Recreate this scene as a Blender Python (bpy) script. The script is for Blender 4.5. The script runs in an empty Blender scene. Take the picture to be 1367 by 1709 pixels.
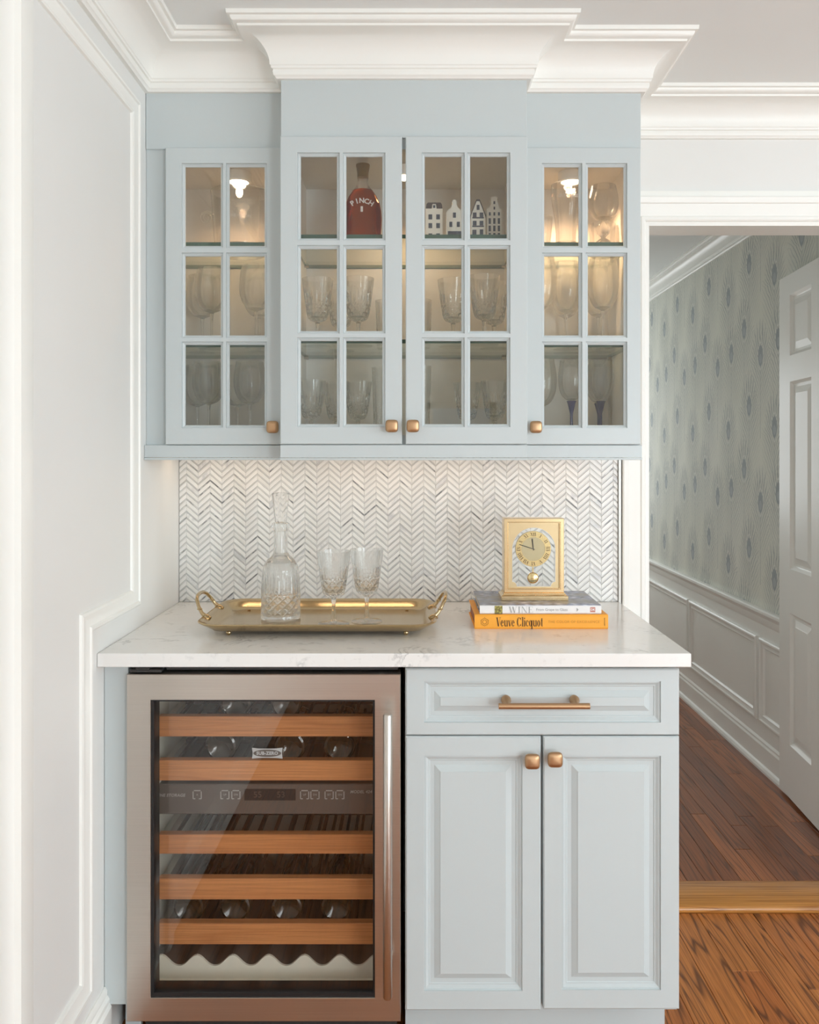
import bpy, bmesh, math, random
from mathutils import Vector, Matrix
random.seed(7)
PI = math.pi
sc = bpy.context.scene
COL = sc.collection

# ------------------------------------------------------------------ camera
cam_d = bpy.data.cameras.new('camera')
cam_d.sensor_fit = 'HORIZONTAL'; cam_d.sensor_width = 36.0
cam_d.lens = 1393.0 / 1367.0 * 36.0
cam_d.shift_x = -6.5 / 1367.0
cam_d.shift_y = -96.5 / 1367.0
cam_d.clip_start = 0.02
cam = bpy.data.objects.new('camera', cam_d); COL.objects.link(cam)
cam.location = (0, 0, 1.35); cam.rotation_euler = (PI/2, 0, 0)
sc.camera = cam

# ------------------------------------------------------------------ world, exposure, daylight
sc.view_settings.view_transform = 'Standard'
sc.view_settings.look = 'None'
sc.view_settings.gamma = 1.0
sc.view_settings.use_curve_mapping = False
sc.view_settings.exposure = -0.22
sc.cycles.use_denoising = True
sc.cycles.max_bounces = 11
sc.cycles.use_adaptive_sampling = True
sc.cycles.adaptive_threshold = 0.02
sc.cycles.diffuse_bounces = 5
sc.cycles.glossy_bounces = 6
sc.cycles.transmission_bounces = 10
sc.cycles.transparent_max_bounces = 40
sc.cycles.sample_clamp_indirect = 6.0
sc.cycles.blur_glossy = 0.3

wd = bpy.data.worlds.new('sky'); sc.world = wd; wd.use_nodes = True
bg = wd.node_tree.nodes['Background']
bg.inputs[0].default_value = (0.72, 0.84, 1.0, 1); bg.inputs[1].default_value = 1.2

def area(name, loc, rot, sx, sy, power, col, spread=PI):
    d = bpy.data.lights.new(name, 'AREA'); d.shape = 'RECTANGLE'
    d.size = sx; d.size_y = sy; d.energy = power; d.color = col; d.spread = spread
    o = bpy.data.objects.new(name, d); COL.objects.link(o)
    o.location = loc; o.rotation_euler = rot
    return o
# daylight entering by the room's windows (right wall, rear wall) and the hall's far window
DAY = (0.835, 0.92, 0.985)
area('daylight_right_window_offscreen', (3.42, -0.30, 1.42), (0, PI/2, 0), 1.4, 2.5, 92, DAY)
area('daylight_rear_window_offscreen', (2.50, -3.22, 1.10), (PI/2, 0, 0), 1.25, 2.0, 118, DAY)
area('daylight_hall_window_offscreen', (0.97, 6.32, 1.45), (-PI/2, 0, 0), 0.7, 1.2, 16, (0.97, 0.98, 1.0))

# ------------------------------------------------------------------ node helpers
class NT:
    def __init__(s, name):
        s.m = bpy.data.materials.new(name); s.m.use_nodes = True
        s.t = s.m.node_tree; s.t.nodes.clear()
        s.out = s.t.nodes.new('ShaderNodeOutputMaterial')
    def n(s, typ, **kw):
        nd = s.t.nodes.new(typ)
        for k, v in kw.items(): setattr(nd, k, v)
        return nd
    def put(s, sock, v):
        if hasattr(v, 'links'): s.t.links.new(v, sock)
        elif isinstance(v, (tuple, list)) and len(v) == 3 and sock.type == 'RGBA': sock.default_value = (*v, 1)
        else: sock.default_value = v
    def math(s, op, a, b=None, c=None, clamp=False):
        nd = s.n('ShaderNodeMath', operation=op); nd.use_clamp = clamp
        s.put(nd.inputs[0], a)
        if b is not None: s.put(nd.inputs[1], b)
        if c is not None: s.put(nd.inputs[2], c)
        return nd.outputs[0]
    def mix(s, f, a, b):
        nd = s.n('ShaderNodeMix', data_type='RGBA')
        s.put(nd.inputs[0], f); s.put(nd.inputs[6], a); s.put(nd.inputs[7], b)
        return nd.outputs[2]
    def ramp(s, f, stops):
        nd = s.n('ShaderNodeValToRGB'); e = nd.color_ramp.elements
        while len(e) < len(stops): e.new(0.5)
        for i, (p, c) in enumerate(stops):
            e[i].position = p; e[i].color = (*c, 1) if len(c) == 3 else c
        s.put(nd.inputs[0], f); return nd.outputs[0]
    def noise(s, vec, scale, detail=3, rough=0.5, dist=0.0):
        nd = s.n('ShaderNodeTexNoise'); s.put(nd.inputs['Vector'], vec)
        nd.inputs['Scale'].default_value = scale; nd.inputs['Detail'].default_value = detail
        nd.inputs['Roughness'].default_value = rough; nd.inputs['Distortion'].default_value = dist
        return nd.outputs[0]
    def vmul(s, vec, k, add=None):
        nd = s.n('ShaderNodeVectorMath', operation='MULTIPLY'); s.put(nd.inputs[0], vec); nd.inputs[1].default_value = k
        o = nd.outputs[0]
        if add is not None:
            n2 = s.n('ShaderNodeVectorMath', operation='ADD'); s.put(n2.inputs[0], o); s.put(n2.inputs[1], add); o = n2.outputs[0]
        return o
    def pos(s): return s.n('ShaderNodeNewGeometry').outputs['Position']
    def obj(s): return s.n('ShaderNodeTexCoord').outputs['Object']
    def sep(s, v):
        nd = s.n('ShaderNodeSeparateXYZ'); s.put(nd.inputs[0], v); return nd.outputs
    def bump(s, h, strength=0.2, dist=0.01):
        nd = s.n('ShaderNodeBump'); nd.inputs['Strength'].default_value = strength; nd.inputs['Distance'].default_value = dist
        s.put(nd.inputs['Height'], h); return nd.outputs[0]
    def bsdf(s, col, rough=0.5, metal=0.0, normal=None, **kw):
        b = s.n('ShaderNodeBsdfPrincipled')
        s.put(b.inputs['Base Color'], col); s.put(b.inputs['Roughness'], rough); s.put(b.inputs['Metallic'], metal)
        if normal is not None: s.put(b.inputs['Normal'], normal)
        for k, v in kw.items(): s.put(b.inputs[k], v)
        s.t.links.new(b.outputs[0], s.out.inputs[0]); return b

def lin(r, g, b):
    f = lambda c: ((c/255+0.055)/1.055)**2.4 if c/255 > 0.04045 else c/255/12.92
    return (f(r), f(g), f(b))

MAT = {}
def paint(name, col, rough=0.45, var=0.03, bump=0.02):
    t = NT(name); p = t.pos()
    n = t.noise(p, 3.0, 2)
    c = t.mix(n, tuple(max(0, x*(1-var)) for x in col), tuple(min(1, x*(1+var)) for x in col))
    nb = t.bump(t.noise(p, 220.0, 2), bump, 0.002)
    t.bsdf(c, rough, 0, nb); MAT[name] = t.m; return t.m
def plain(name, col, rough=0.5, metal=0.0, **kw):
    t = NT(name); n = t.noise(t.obj(), 40.0, 2)
    c = t.mix(n, tuple(x*0.95 for x in col), tuple(min(1, x*1.04) for x in col))
    t.bsdf(c, rough, metal, None, **kw); MAT[name] = t.m; return t.m

paint('wall_white', lin(233, 233, 230), 0.55)
paint('trim_white', lin(245, 245, 240), 0.38)
paint('ceiling_white', lin(240, 243, 242), 0.8)
paint('blue_paint', lin(200, 208, 209), 0.36, 0.015)
paint('hall_white', lin(245, 245, 240), 0.38)
plain('cabinet_inside', lin(218, 215, 208), 0.6)
plain('black_rubber', (0.012, 0.012, 0.013), 0.45)
plain('dark_metal', (0.045, 0.043, 0.042), 0.4)
plain('brass', lin(194, 172, 134), 0.17, 1.0)
plain('clock_gold', lin(238, 212, 166), 0.2, 1.0)
plain('clock_panel', lin(196, 174, 136), 0.4, 1.0)
plain('dial_gold', lin(182, 166, 132), 0.4, 0.75)
plain('bright_gold', lin(240, 216, 160), 0.18, 1.0)
plain('bronze', lin(194, 158, 122), 0.42, 1.0)
plain('chrome_line', (0.6, 0.6, 0.6), 0.3, 0.6)
plain('ink', (0.03, 0.028, 0.025), 0.6)
plain('ink_soft', (0.36, 0.35, 0.34), 0.6)
plain('ink_red', lin(196, 120, 104), 0.6)
plain('ink_brown', lin(96, 62, 20), 0.6)
plain('ink_orange', lin(206, 140, 40), 0.6)
plain('print_white', (0.78, 0.78, 0.76), 0.5)
plain('print_grey', (0.42, 0.42, 0.41), 0.5)
plain('etch', (0.75, 0.74, 0.70), 0.7)
plain('book_orange', lin(250, 170, 52), 0.5)
plain('book_white', lin(238, 234, 232), 0.45)
plain('paper', lin(214, 206, 190), 0.8)
plain('paper_tan', lin(170, 116, 92), 0.8)
plain('liner', lin(238, 236, 222), 0.5)
plain('steel_bright', lin(206, 200, 192), 0.33, 1.0)
plain('led_red', (0.10, 0.07, 0.06), 0.5)
plain('panel_dark', lin(96, 88, 82), 0.45)
plain('rod_dark', lin(66, 44, 34), 0.45)
plain('porcelain', lin(232, 228, 216), 0.25)
plain('delft_dark', lin(72, 80, 92), 0.35)
plain('delft_brown', lin(78, 70, 68), 0.4)
plain('cap_gold', lin(150, 124, 80), 0.4, 0.7)
plain('navy_glass', lin(46, 50, 92), 0.08)
plain('bottle_green', lin(40, 36, 22), 0.06)
plain('bottle_foil', lin(40, 22, 22), 0.3, 0.4)
plain('grout', lin(222, 220, 215), 0.8)
plain('metal_edge', lin(176, 174, 168), 0.35, 0.6)

def thin_glass(name, tint, refl=1.0, rough=0.0, base=0.04, power=4.0):
    t = NT(name)
    tr = t.n('ShaderNodeBsdfTransparent'); tr.inputs[0].default_value = (*tint, 1)
    gl = t.n('ShaderNodeBsdfGlossy'); gl.inputs['Roughness'].default_value = rough; gl.inputs[0].default_value = (1, 1, 1, 1)
    lw = t.n('ShaderNodeLayerWeight'); lw.inputs[0].default_value = 0.5
    f = t.math('POWER', lw.outputs['Facing'], power)
    f = t.math('MULTIPLY_ADD', f, 0.9*refl, base*refl, clamp=True)
    mx = t.n('ShaderNodeMixShader'); t.put(mx.inputs[0], f)
    t.t.links.new(tr.outputs[0], mx.inputs[1]); t.t.links.new(gl.outputs[0], mx.inputs[2])
    t.t.links.new(mx.outputs[0], t.out.inputs[0]); MAT[name] = t.m
thin_glass('pane_glass', (0.965, 0.972, 0.968), 0.9, 0.0, 0.045, 5)
thin_glass('shelf_glass', (0.90, 0.955, 0.93), 0.9, 0.0, 0.035, 5)
thin_glass('cut_glass', (0.965, 0.968, 0.965), 1.0, 0.02, 0.035, 2.4)
thin_glass('fridge_glass', (0.94, 0.925, 0.91), 0.8, 0.0, 0.045, 5)
thin_glass('window_glass', (0.98, 0.99, 0.985), 0.8, 0.0, 0.03, 5)
t = NT('shelf_edge'); t.bsdf(lin(66, 98, 84), 0.15, 0); MAT['shelf_edge'] = t.m

def real_glass(name, col, ior=1.5, mixc=0.0):
    t = NT(name)
    g = t.n('ShaderNodeBsdfGlass'); g.inputs[0].default_value = (*col, 1); g.inputs['IOR'].default_value = ior; g.inputs['Roughness'].default_value = 0.0
    tr = t.n('ShaderNodeBsdfTransparent'); tr.inputs[0].default_value = (*col, 1)
    mx = t.n('ShaderNodeMixShader'); mx.inputs[0].default_value = mixc
    t.t.links.new(g.outputs[0], mx.inputs[1]); t.t.links.new(tr.outputs[0], mx.inputs[2])
    t.t.links.new(mx.outputs[0], t.out.inputs[0]); MAT[name] = t.m
real_glass('crystal', (0.985, 0.988, 0.985), 1.5, 0.28)
real_glass('stemware', (0.992, 0.994, 0.992), 1.48, 0.42)
real_glass('whisky', (0.66, 0.30, 0.14), 1.33, 0.10)
real_glass('bottle_clear', (0.94, 0.92, 0.90), 1.4, 0.5)

def emit(name, col, k):
    t = NT(name); e = t.n('ShaderNodeEmission'); e.inputs[0].default_value = (*col, 1); e.inputs[1].default_value = k
    t.t.links.new(e.outputs[0], t.out.inputs[0]); MAT[name] = t.m
WARM = (1.0, 0.58, 0.31)
emit('puck_lens', (1.0, 0.84, 0.62), 9.0)
emit('led_lens', (1.0, 0.74, 0.5), 4.0)

# brushed steel
t = NT('steel'); p = t.pos()
s1 = t.noise(t.vmul(p, (3, 60, 900)), 1.0, 2)
c = t.mix(s1, lin(192, 186, 178), lin(216, 210, 202))
t.bsdf(c, t.math('MULTIPLY_ADD', s1, 0.10, 0.27), 1.0, t.bump(s1, 0.03, 0.001)); MAT['steel'] = t.m

# quartz worktop
t = NT('quartz'); p = t.pos()
wv = t.noise(p, 5.0, 5, 0.6, 1.4)
ridge = t.math('ABSOLUTE', t.math('SUBTRACT', wv, 0.5))
vein = t.math('SUBTRACT', 1.0, t.math('MULTIPLY', ridge, 34.0), clamp=True)
patch = t.math('MULTIPLY_ADD', t.noise(p, 9.0, 4, 0.65), 4.0, -2.05, clamp=True)
vein = t.math('MULTIPLY', vein, patch)
sp = t.math('MULTIPLY_ADD', t.noise(p, 60.0, 3), 5.0, -3.1, clamp=True)
f = t.math('MULTIPLY_ADD', sp, 0.18, t.math('MULTIPLY', vein, 0.95), clamp=True)
base = t.mix(t.noise(p, 14.0, 3), lin(238, 237, 234), lin(245, 244, 241))
t.bsdf(t.mix(f, base, lin(150, 150, 150)), 0.16); MAT['quartz'] = t.m

# marble mosaic: colour differs piece by piece
def marble(name, a, b, dark, thr):
    t = NT(name); p = t.pos()
    oi = t.n('ShaderNodeObjectInfo').outputs['Random']
    ri = t.n('ShaderNodeNewGeometry').outputs['Random Per Island']
    r = t.math('FRACT', t.math('ADD', t.math('MULTIPLY', oi, 7.31), ri))
    c = t.mix(r, a, b)
    w = t.noise(p, 26.0, 4, 0.6, 1.0)
    dk = t.math('MULTIPLY', t.math('GREATER_THAN', r, thr), t.math('MULTIPLY_ADD', w, 5.0, -2.0, clamp=True))
    c = t.mix(dk, c, dark)
    t.bsdf(c, 0.28); MAT[name] = t.m
marble('marble_white', lin(232, 231, 227), lin(243, 242, 239), lin(214, 214, 214), 0.9)
marble('marble_grey', lin(206, 206, 204), lin(226, 225, 222), lin(134, 136, 138), 0.89)

# timber
def wood(name, c1, c2, cd, rough, axis='Y', gscale=1.0, dark=0.6):
    t = NT(name); p = t.pos()
    oi = t.n('ShaderNodeObjectInfo').outputs['Random']
    cb = t.n('ShaderNodeCombineXYZ'); t.put(cb.inputs[0], t.math('MULTIPLY', oi, 37.0)); t.put(cb.inputs[1], t.math('MULTIPLY', oi, 91.0)); t.put(cb.inputs[2], t.math('MULTIPLY', oi, 53.0))
    k = {'Y': (13*gscale, 0.62*gscale, 13*gscale), 'X': (0.62*gscale, 13*gscale, 13*gscale)}[axis]
    k2 = {'Y': (300, 5, 300), 'X': (5, 300, 300)}[axis]
    q = t.vmul(p, k, cb.outputs[0])
    n1 = t.noise(q, 1.0, 2, 0.5, 0.25)
    rings = t.math('SINE', t.math('MULTIPLY', n1, 70.0))
    rings = t.math('POWER', t.math('MULTIPLY_ADD', rings, 0.5, 0.5), 9.0)
    fine = t.noise(t.vmul(p, k2, cb.outputs[0]), 1.0, 3, 0.6)
    c = t.mix(t.math('FRACT', t.math('MULTIPLY', oi, 13.7)), c1, c2)
    c = t.mix(t.math('MULTIPLY', rings, dark), c, cd)
    c = t.mix(t.math('MULTIPLY_ADD', fine, 1.6, -0.62, clamp=True), c, tuple(x*0.55 for x in cd))
    t.bsdf(c, rough, 0, t.bump(fine, 0.05, 0.001)); MAT[name] = t.m
wood('oak_floor', lin(202, 126, 60), lin(180, 102, 46), lin(92, 50, 22), 0.26, 'Y', 1.0, 0.82)
wood('oak_hall', lin(186, 114, 66), lin(140, 82, 48), lin(74, 44, 28), 0.33, 'Y', 1.0, 0.6)
wood('oak_sill', lin(206, 142, 72), lin(206, 142, 72), lin(138, 80, 30), 0.25, 'X', 1.0, 0.55)
wood('shelf_wood', lin(222, 156, 100), lin(214, 146, 90), lin(180, 112, 64), 0.4, 'X', 0.8, 0.35)

# book jacket: blue-grey grapes
t = NT('grape_jacket'); p = t.pos()
v = t.n('ShaderNodeTexVoronoi'); t.put(v.inputs['Vector'], p); v.inputs['Scale'].default_value = 46.0
m = t.noise(p, 16.0, 3)
c = t.ramp(v.outputs['Distance'], [(0.0, lin(226, 230, 246)), (0.35, lin(146, 158, 194)), (0.8, lin(92, 98, 122))])
t.bsdf(t.mix(t.math('MULTIPLY_ADD', m, 3, -1.1, clamp=True), c, lin(128, 126, 122)), 0.25); MAT['grape_jacket'] = t.m
t = NT('grape_print'); v = t.n('ShaderNodeTexVoronoi'); t.put(v.inputs['Vector'], t.pos()); v.inputs['Scale'].default_value = 200.0
t.bsdf(t.ramp(v.outputs['Distance'], [(0.0, lin(214, 196, 110)), (0.5, lin(136, 128, 60)), (1.0, lin(96, 60, 40))]), 0.4); MAT['grape_print'] = t.m

# wallpaper: peacock feathers, five eyes in a repeat of 0.505 x 0.632 m, printed flat on the hall wall
t = NT('feather_paper'); p = t.pos(); sx, sy, sz = t.sep(p)
wob = t.math('MULTIPLY_ADD', t.noise(p, 9.0, 3), 0.05, -0.025)
wob2 = t.math('MULTIPLY_ADD', t.noise(p, 22.0, 2), 0.03, -0.015)
dark = 0.0; eye = 0.0; lite = 0.0; core = 0.0
for (ey, ez) in ((3.773, 1.916), (3.925, 1.822), (4.10, 1.774), (3.717, 2.197), (3.961, 2.094)):
    u = t.math('WRAP', t.math('SUBTRACT', sy, ey), 0.2525, -0.2525)
    v = t.math('WRAP', t.math('SUBTRACT', sz, ez), 0.276, -0.356)
    uw = t.math('ADD', u, t.math('MULTIPLY', wob, t.math('MINIMUM', t.math('ABSOLUTE', v), 0.2)))
    au = t.math('ABSOLUTE', uw)
    e = t.math('SQRT', t.math('ADD', t.math('POWER', t.math('ABSOLUTE', t.math('DIVIDE', u, 0.026)), 2.0), t.math('POWER', t.math('ABSOLUTE', t.math('DIVIDE', v, 0.048)), 2.0)))
    em = t.math('MULTIPLY_ADD', e, -8.0, 8.0, clamp=True)
    rg = t.math('MULTIPLY_ADD', t.math('ABSOLUTE', t.math('SUBTRACT', e, 1.22)), -7.0, 1.0, clamp=True)
    e2 = t.math('SQRT', t.math('ADD', t.math('POWER', t.math('ABSOLUTE', t.math('DIVIDE', u, 0.016)), 2.0), t.math('POWER', t.math('ABSOLUTE', t.math('DIVIDE', t.math('ADD', v, 0.012), 0.022)), 2.0)))
    cr = t.math('MULTIPLY_ADD', e2, -5.0, 5.0, clamp=True)
    # plume above the eye and barbs down the quill
    top = t.math('SUBTRACT', 1.0, t.math('ADD', t.math('POWER', t.math('DIVIDE', au, 0.105), 2.0), t.math('POWER', t.math('ABSOLUTE', t.math('DIVIDE', t.math('SUBTRACT', v, 0.02), 0.15)), 2.0)), clamp=True)
    bot = t.math('MULTIPLY', t.math('MULTIPLY_ADD', au, -11.0, 1.5, clamp=True), t.math('MULTIPLY', t.math('LESS_THAN', v, 0.0), t.math('MULTIPLY_ADD', v, 3.2, 1.1, clamp=True)))
    env = t.math('MAXIMUM', t.math('MULTIPLY', top, 1.3), bot, clamp=True)
    ph = t.math('SUBTRACT', t.math('ADD', v, wob2), t.math('MULTIPLY', t.math('POWER', au, 0.8), 0.95))
    lb = t.math('SINE', t.math('MULTIPLY', ph, 2*PI/0.031))
    lb = t.math('MULTIPLY_ADD', lb, 2.2, -1.0, clamp=True)
    th = t.math('ADD', t.math('ARCTAN2', u, t.math('ADD', v, 0.075)), t.math('MULTIPLY', wob2, 5.0))
    lt = t.math('MULTIPLY_ADD', t.math('SINE', t.math('MULTIPLY', th, 44.0)), 2.0, -0.7, clamp=True)
    fan = t.math('MULTIPLY', t.math('GREATER_THAN', v, -0.03), t.math('GREATER_THAN', e, 1.2))
    ln = t.math('MAXIMUM', t.math('MULTIPLY', lt, fan), t.math('MULTIPLY', lb, t.math('SUBTRACT', 1.0, fan)))
    q = t.math('MULTIPLY', t.math('LESS_THAN', au, 0.0028), t.math('LESS_THAN', v, -0.04))
    d = t.math('MAXIMUM', t.math('MULTIPLY_ADD', env, 0.25, t.math('MULTIPLY', ln, t.math('MULTIPLY', env, 0.95))), t.math('MULTIPLY', q, 0.6))
    dark = d if dark == 0.0 else t.math('MAXIMUM', dark, d)
    eye = em if eye == 0.0 else t.math('MAXIMUM', eye, em)
    lite = rg if lite == 0.0 else t.math('MAXIMUM', lite, rg)
    core = cr if core == 0.0 else t.math('MAXIMUM', core, cr)
gcol = t.mix(t.noise(p, 3.5, 2), lin(228, 229, 216), lin(237, 237, 229))
c = t.mix(t.math('MULTIPLY', dark, 0.68), gcol, lin(152, 160, 160))
c = t.mix(t.math('MULTIPLY', lite, 0.45), c, lin(238, 239, 234))
c = t.mix(t.math('MULTIPLY', eye, 0.8), c, lin(156, 165, 170))
c = t.mix(t.math('MULTIPLY', core, 0.55), c, lin(196, 202, 202))
t.bsdf(c, 0.75); MAT['feather_paper'] = t.m

# ------------------------------------------------------------------ mesh helpers
class MB:
    def __init__(s): s.v = []; s.f = []
    def add(s, vs, fs):
        b = len(s.v); s.v += [tuple(x) for x in vs]; s.f += [tuple(i+b for i in f) for f in fs]; return s
    def box(s, x0, x1, y0, y1, z0, z1):
        return s.add([(x0,y0,z0),(x1,y0,z0),(x1,y1,z0),(x0,y1,z0),(x0,y0,z1),(x1,y0,z1),(x1,y1,z1),(x0,y1,z1)],
                     [(0,3,2,1),(4,5,6,7),(0,1,5,4),(1,2,6,5),(2,3,7,6),(3,0,4,7)])
    def prism(s, poly, T0, T1):     # poly 2d; T0,T1 map (a,b)->3d for both ends
        n = len(poly)
        return s.add([T0(*p) for p in poly] + [T1(*p) for p in poly],
                     [tuple(range(n-1, -1, -1)), tuple(range(n, 2*n))] + [(i, (i+1) % n, n+(i+1) % n, n+i) for i in range(n)])
    def loops(s, ls, closed=True, cap0=True, cap1=True):
        n = len(ls[0]); vs = [p for l in ls for p in l]; fs = []
        for k in range(len(ls)-1):
            for i in range(n if closed else n-1):
                j = (i+1) % n; fs.append((k*n+i, k*n+j, (k+1)*n+j, (k+1)*n+i))
        if cap0: fs.append(tuple(range(n-1, -1, -1)))
        if cap1: fs.append(tuple(range((len(ls)-1)*n, len(ls)*n)))
        return s.add(vs, fs)
    def lathe(s, prof, n=32, cx=0, cy=0, rf=None, ring=False):   # prof (r,z)
        vs = []; idx = []; fs = []
        for r, z in prof:
            if r < 1e-6: vs.append((cx, cy, z)); idx.append([len(vs)-1]*n)
            else:
                row = []
                for i in range(n):
                    a = 2*PI*i/n; rr = rf(r, z, a) if rf else r
                    vs.append((cx+rr*math.cos(a), cy+rr*math.sin(a), z)); row.append(len(vs)-1)
                idx.append(row)
        m = len(prof)
        for k in range(m if ring else m-1):
            A, B = idx[k], idx[(k+1) % m]
            for i in range(n):
                j = (i+1) % n; q = []
                for w in (A[i], A[j], B[j], B[i]):
                    if w not in q: q.append(w)
                if len(q) > 2: fs.append(tuple(q))
        if not ring:
            if prof[0][0] > 1e-6: fs.append(tuple(reversed(idx[0])))
            if prof[-1][0] > 1e-6: fs.append(tuple(idx[-1]))
        return s.add(vs, fs)
    def tube(s, pts, r, n=10, closed=False):
        pts = [Vector(p) for p in pts]; ls = []; m = len(pts); up = None
        for k in range(m):
            if closed: d = (pts[(k+1) % m]-pts[k-1])
            else: d = pts[min(k+1, m-1)]-pts[max(k-1, 0)]
            d.normalize()
            if up is None:
                up = Vector((0, 0, 1)) if abs(d.z) < 0.9 else Vector((1, 0, 0))
            a = d.cross(up).normalized(); b = a.cross(d).normalized(); up = b
            rr = r[k] if isinstance(r, (list, tuple)) else r
            ls.append([pts[k]+a*(rr*math.cos(2*PI*i/n))+b*(rr*math.sin(2*PI*i/n)) for i in range(n)])
        if closed: ls.append(ls[0])
        return s.loops(ls, True, not closed, not closed)
    def cyl(s, p0, p1, r, n=16):
        return s.tube([p0, p1], r, n)

def newobj(name, mb, mat, smooth=False, bevel=0.0, seg=1, off=(0, 0, 0), merge=True):
    me = bpy.data.meshes.new(name)
    o3 = Vector(off)
    me.from_pydata([tuple(Vector(v)-o3) for v in mb.v], [], mb.f)
    bm = bmesh.new(); bm.from_mesh(me)
    if merge: bmesh.ops.remove_doubles(bm, verts=bm.verts, dist=1e-6)
    bmesh.ops.recalc_face_normals(bm, faces=bm.faces)
    if bevel > 0:
        es = [e for e in bm.edges if len(e.link_faces) == 2 and e.calc_face_angle(0) > 0.5]
        bmesh.ops.bevel(bm, geom=es, offset=bevel, segments=seg, affect='EDGES', profile=0.5, clamp_overlap=True)
    bm.to_mesh(me); bm.free()
    if smooth:
        me.shade_smooth(); me.set_sharp_from_angle(angle=math.radians(38 if smooth is True else smooth))
    me.materials.append(MAT[mat] if isinstance(mat, str) else mat)
    o = bpy.data.objects.new(name, me); COL.objects.link(o)
    return o
def tag(o, label=None, cat=None, group=None, kind=None):
    if label: o['label'] = label
    if cat: o['category'] = cat
    if group: o['group'] = group
    if kind: o['kind'] = kind
    return o
def thing(name, loc, label, cat, group=None, rz=0.0):
    o = bpy.data.objects.new(name, None); COL.objects.link(o); o.empty_display_size = 0.05
    o.location = loc; o.rotation_euler = (0, 0, rz)
    return tag(o, label, cat, group)
def part(name, mb, mat, parent, smooth=False, bevel=0.0, seg=1, local=False, label=None, merge=True):
    off = (0, 0, 0)
    if not local:
        r = parent
        while r.parent: r = r.parent
        off = r.location if r.type == 'EMPTY' else r.location
    o = newobj(name, mb, mat, smooth, bevel, seg, off, merge); o.parent = parent
    if label: o['label'] = label
    return o
def struct(name, mb, mat, smooth=False, bevel=0.0, parent=None):
    o = newobj(name, mb, mat, smooth, bevel)
    if parent: o.parent = parent
    else: o['kind'] = 'structure'
    return o
def copy_tree(o, parent=None):
    c = o.copy(); COL.objects.link(c)
    if parent: c.parent = parent
    for ch in list(o.children): copy_tree(ch, c)
    return c

def rect(u0, u1, w0, w1, i=0.0): return [(u0+i, w0+i), (u1-i, w0+i), (u1-i, w1-i), (u0+i, w1-i)]
def panel_grid(mb, u0, u1, w0, w1, ops, thick, T, rings, fill=False, cham=0.002):
    us = sorted(set([u0+cham, u1-cham] + [o[0] for o in ops] + [o[1] for o in ops]))
    ws = sorted(set([w0+cham, w1-cham] + [o[2] for o in ops] + [o[3] for o in ops]))
    for i in range(len(us)-1):
        for j in range(len(ws)-1):
            cu = (us[i]+us[i+1])/2; cw = (ws[j]+ws[j+1])/2
            if any(o[0] < cu < o[1] and o[2] < cw < o[3] for o in ops): continue
            q = [(us[i], ws[j]), (us[i+1], ws[j]), (us[i+1], ws[j+1]), (us[i], ws[j+1])]
            mb.add([T(a, b, 0) for a, b in q], [(0, 1, 2, 3)])
            mb.add([T(a, b, -thick) for a, b in q], [(3, 2, 1, 0)])
    mb.loops([[T(a, b, 0) for a, b in rect(u0, u1, w0, w1, cham)], [T(a, b, -cham) for a, b in rect(u0, u1, w0, w1)],
              [T(a, b, -thick) for a, b in rect(u0, u1, w0, w1)], [T(a, b, -thick) for a, b in rect(u0, u1, w0, w1, cham)]], True, False, False)
    for o in ops:
        ls = [[T(a, b, d) for a, b in rect(*o, i)] for i, d in rings]
        if fill: mb.loops(ls, True, False, True)
        else: mb.loops(ls + [[T(a, b, -thick) for a, b in rect(*o)]], True, False, False)
    return mb

def sweep_plan(path, prof, out_right=True):
    """mitred sweep along a plan polyline; prof = (outward, z); room lies to the right of travel"""
    n = len(path); ls = []
    for k in range(n):
        P = Vector(path[k])
        def nrm(a, b):
            d = (Vector(b)-Vector(a)).normalized(); return Vector((d.y, -d.x))
        if k == 0: m = nrm(path[0], path[1])
        elif k == n-1: m = nrm(path[-2], path[-1])
        else:
            n1, n2 = nrm(path[k-1], path[k]), nrm(path[k], path[k+1]); m = (n1+n2)/(1+n1.dot(n2))
        ls.append([(P.x+m.x*p, P.y+m.y*p, z) for p, z in prof])
    mb = MB(); mb.loops(ls, True, True, True); return mb

def text_mesh(s, size, align='CENTER', extrude=0.0002, spacing=1.0, shear=0.0, bold=0.0):
    c = bpy.data.curves.new('txt', 'FONT'); c.body = s; c.size = size; c.align_x = align; c.align_y = 'CENTER'
    c.extrude = extrude; c.space_character = spacing; c.shear = shear; c.offset = bold; c.resolution_u = 3
    o = bpy.data.objects.new('txt', c); COL.objects.link(o)
    dg = bpy.context.evaluated_depsgraph_get(); me = bpy.data.meshes.new_from_object(o.evaluated_get(dg))
    mb = MB(); mb.add([v.co[:] for v in me.vertices], [tuple(p.vertices) for p in me.polygons])
    bpy.data.objects.remove(o); bpy.data.curves.remove(c); bpy.data.meshes.remove(me)
    return mb
def front(mb, X, Y, Z, fn=None):      # text plane -> facing -Y
    mb.v = [(X+a, Y-c, Z+b) if not fn else fn(a, b, c) for a, b, c in mb.v]; return mb
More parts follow.
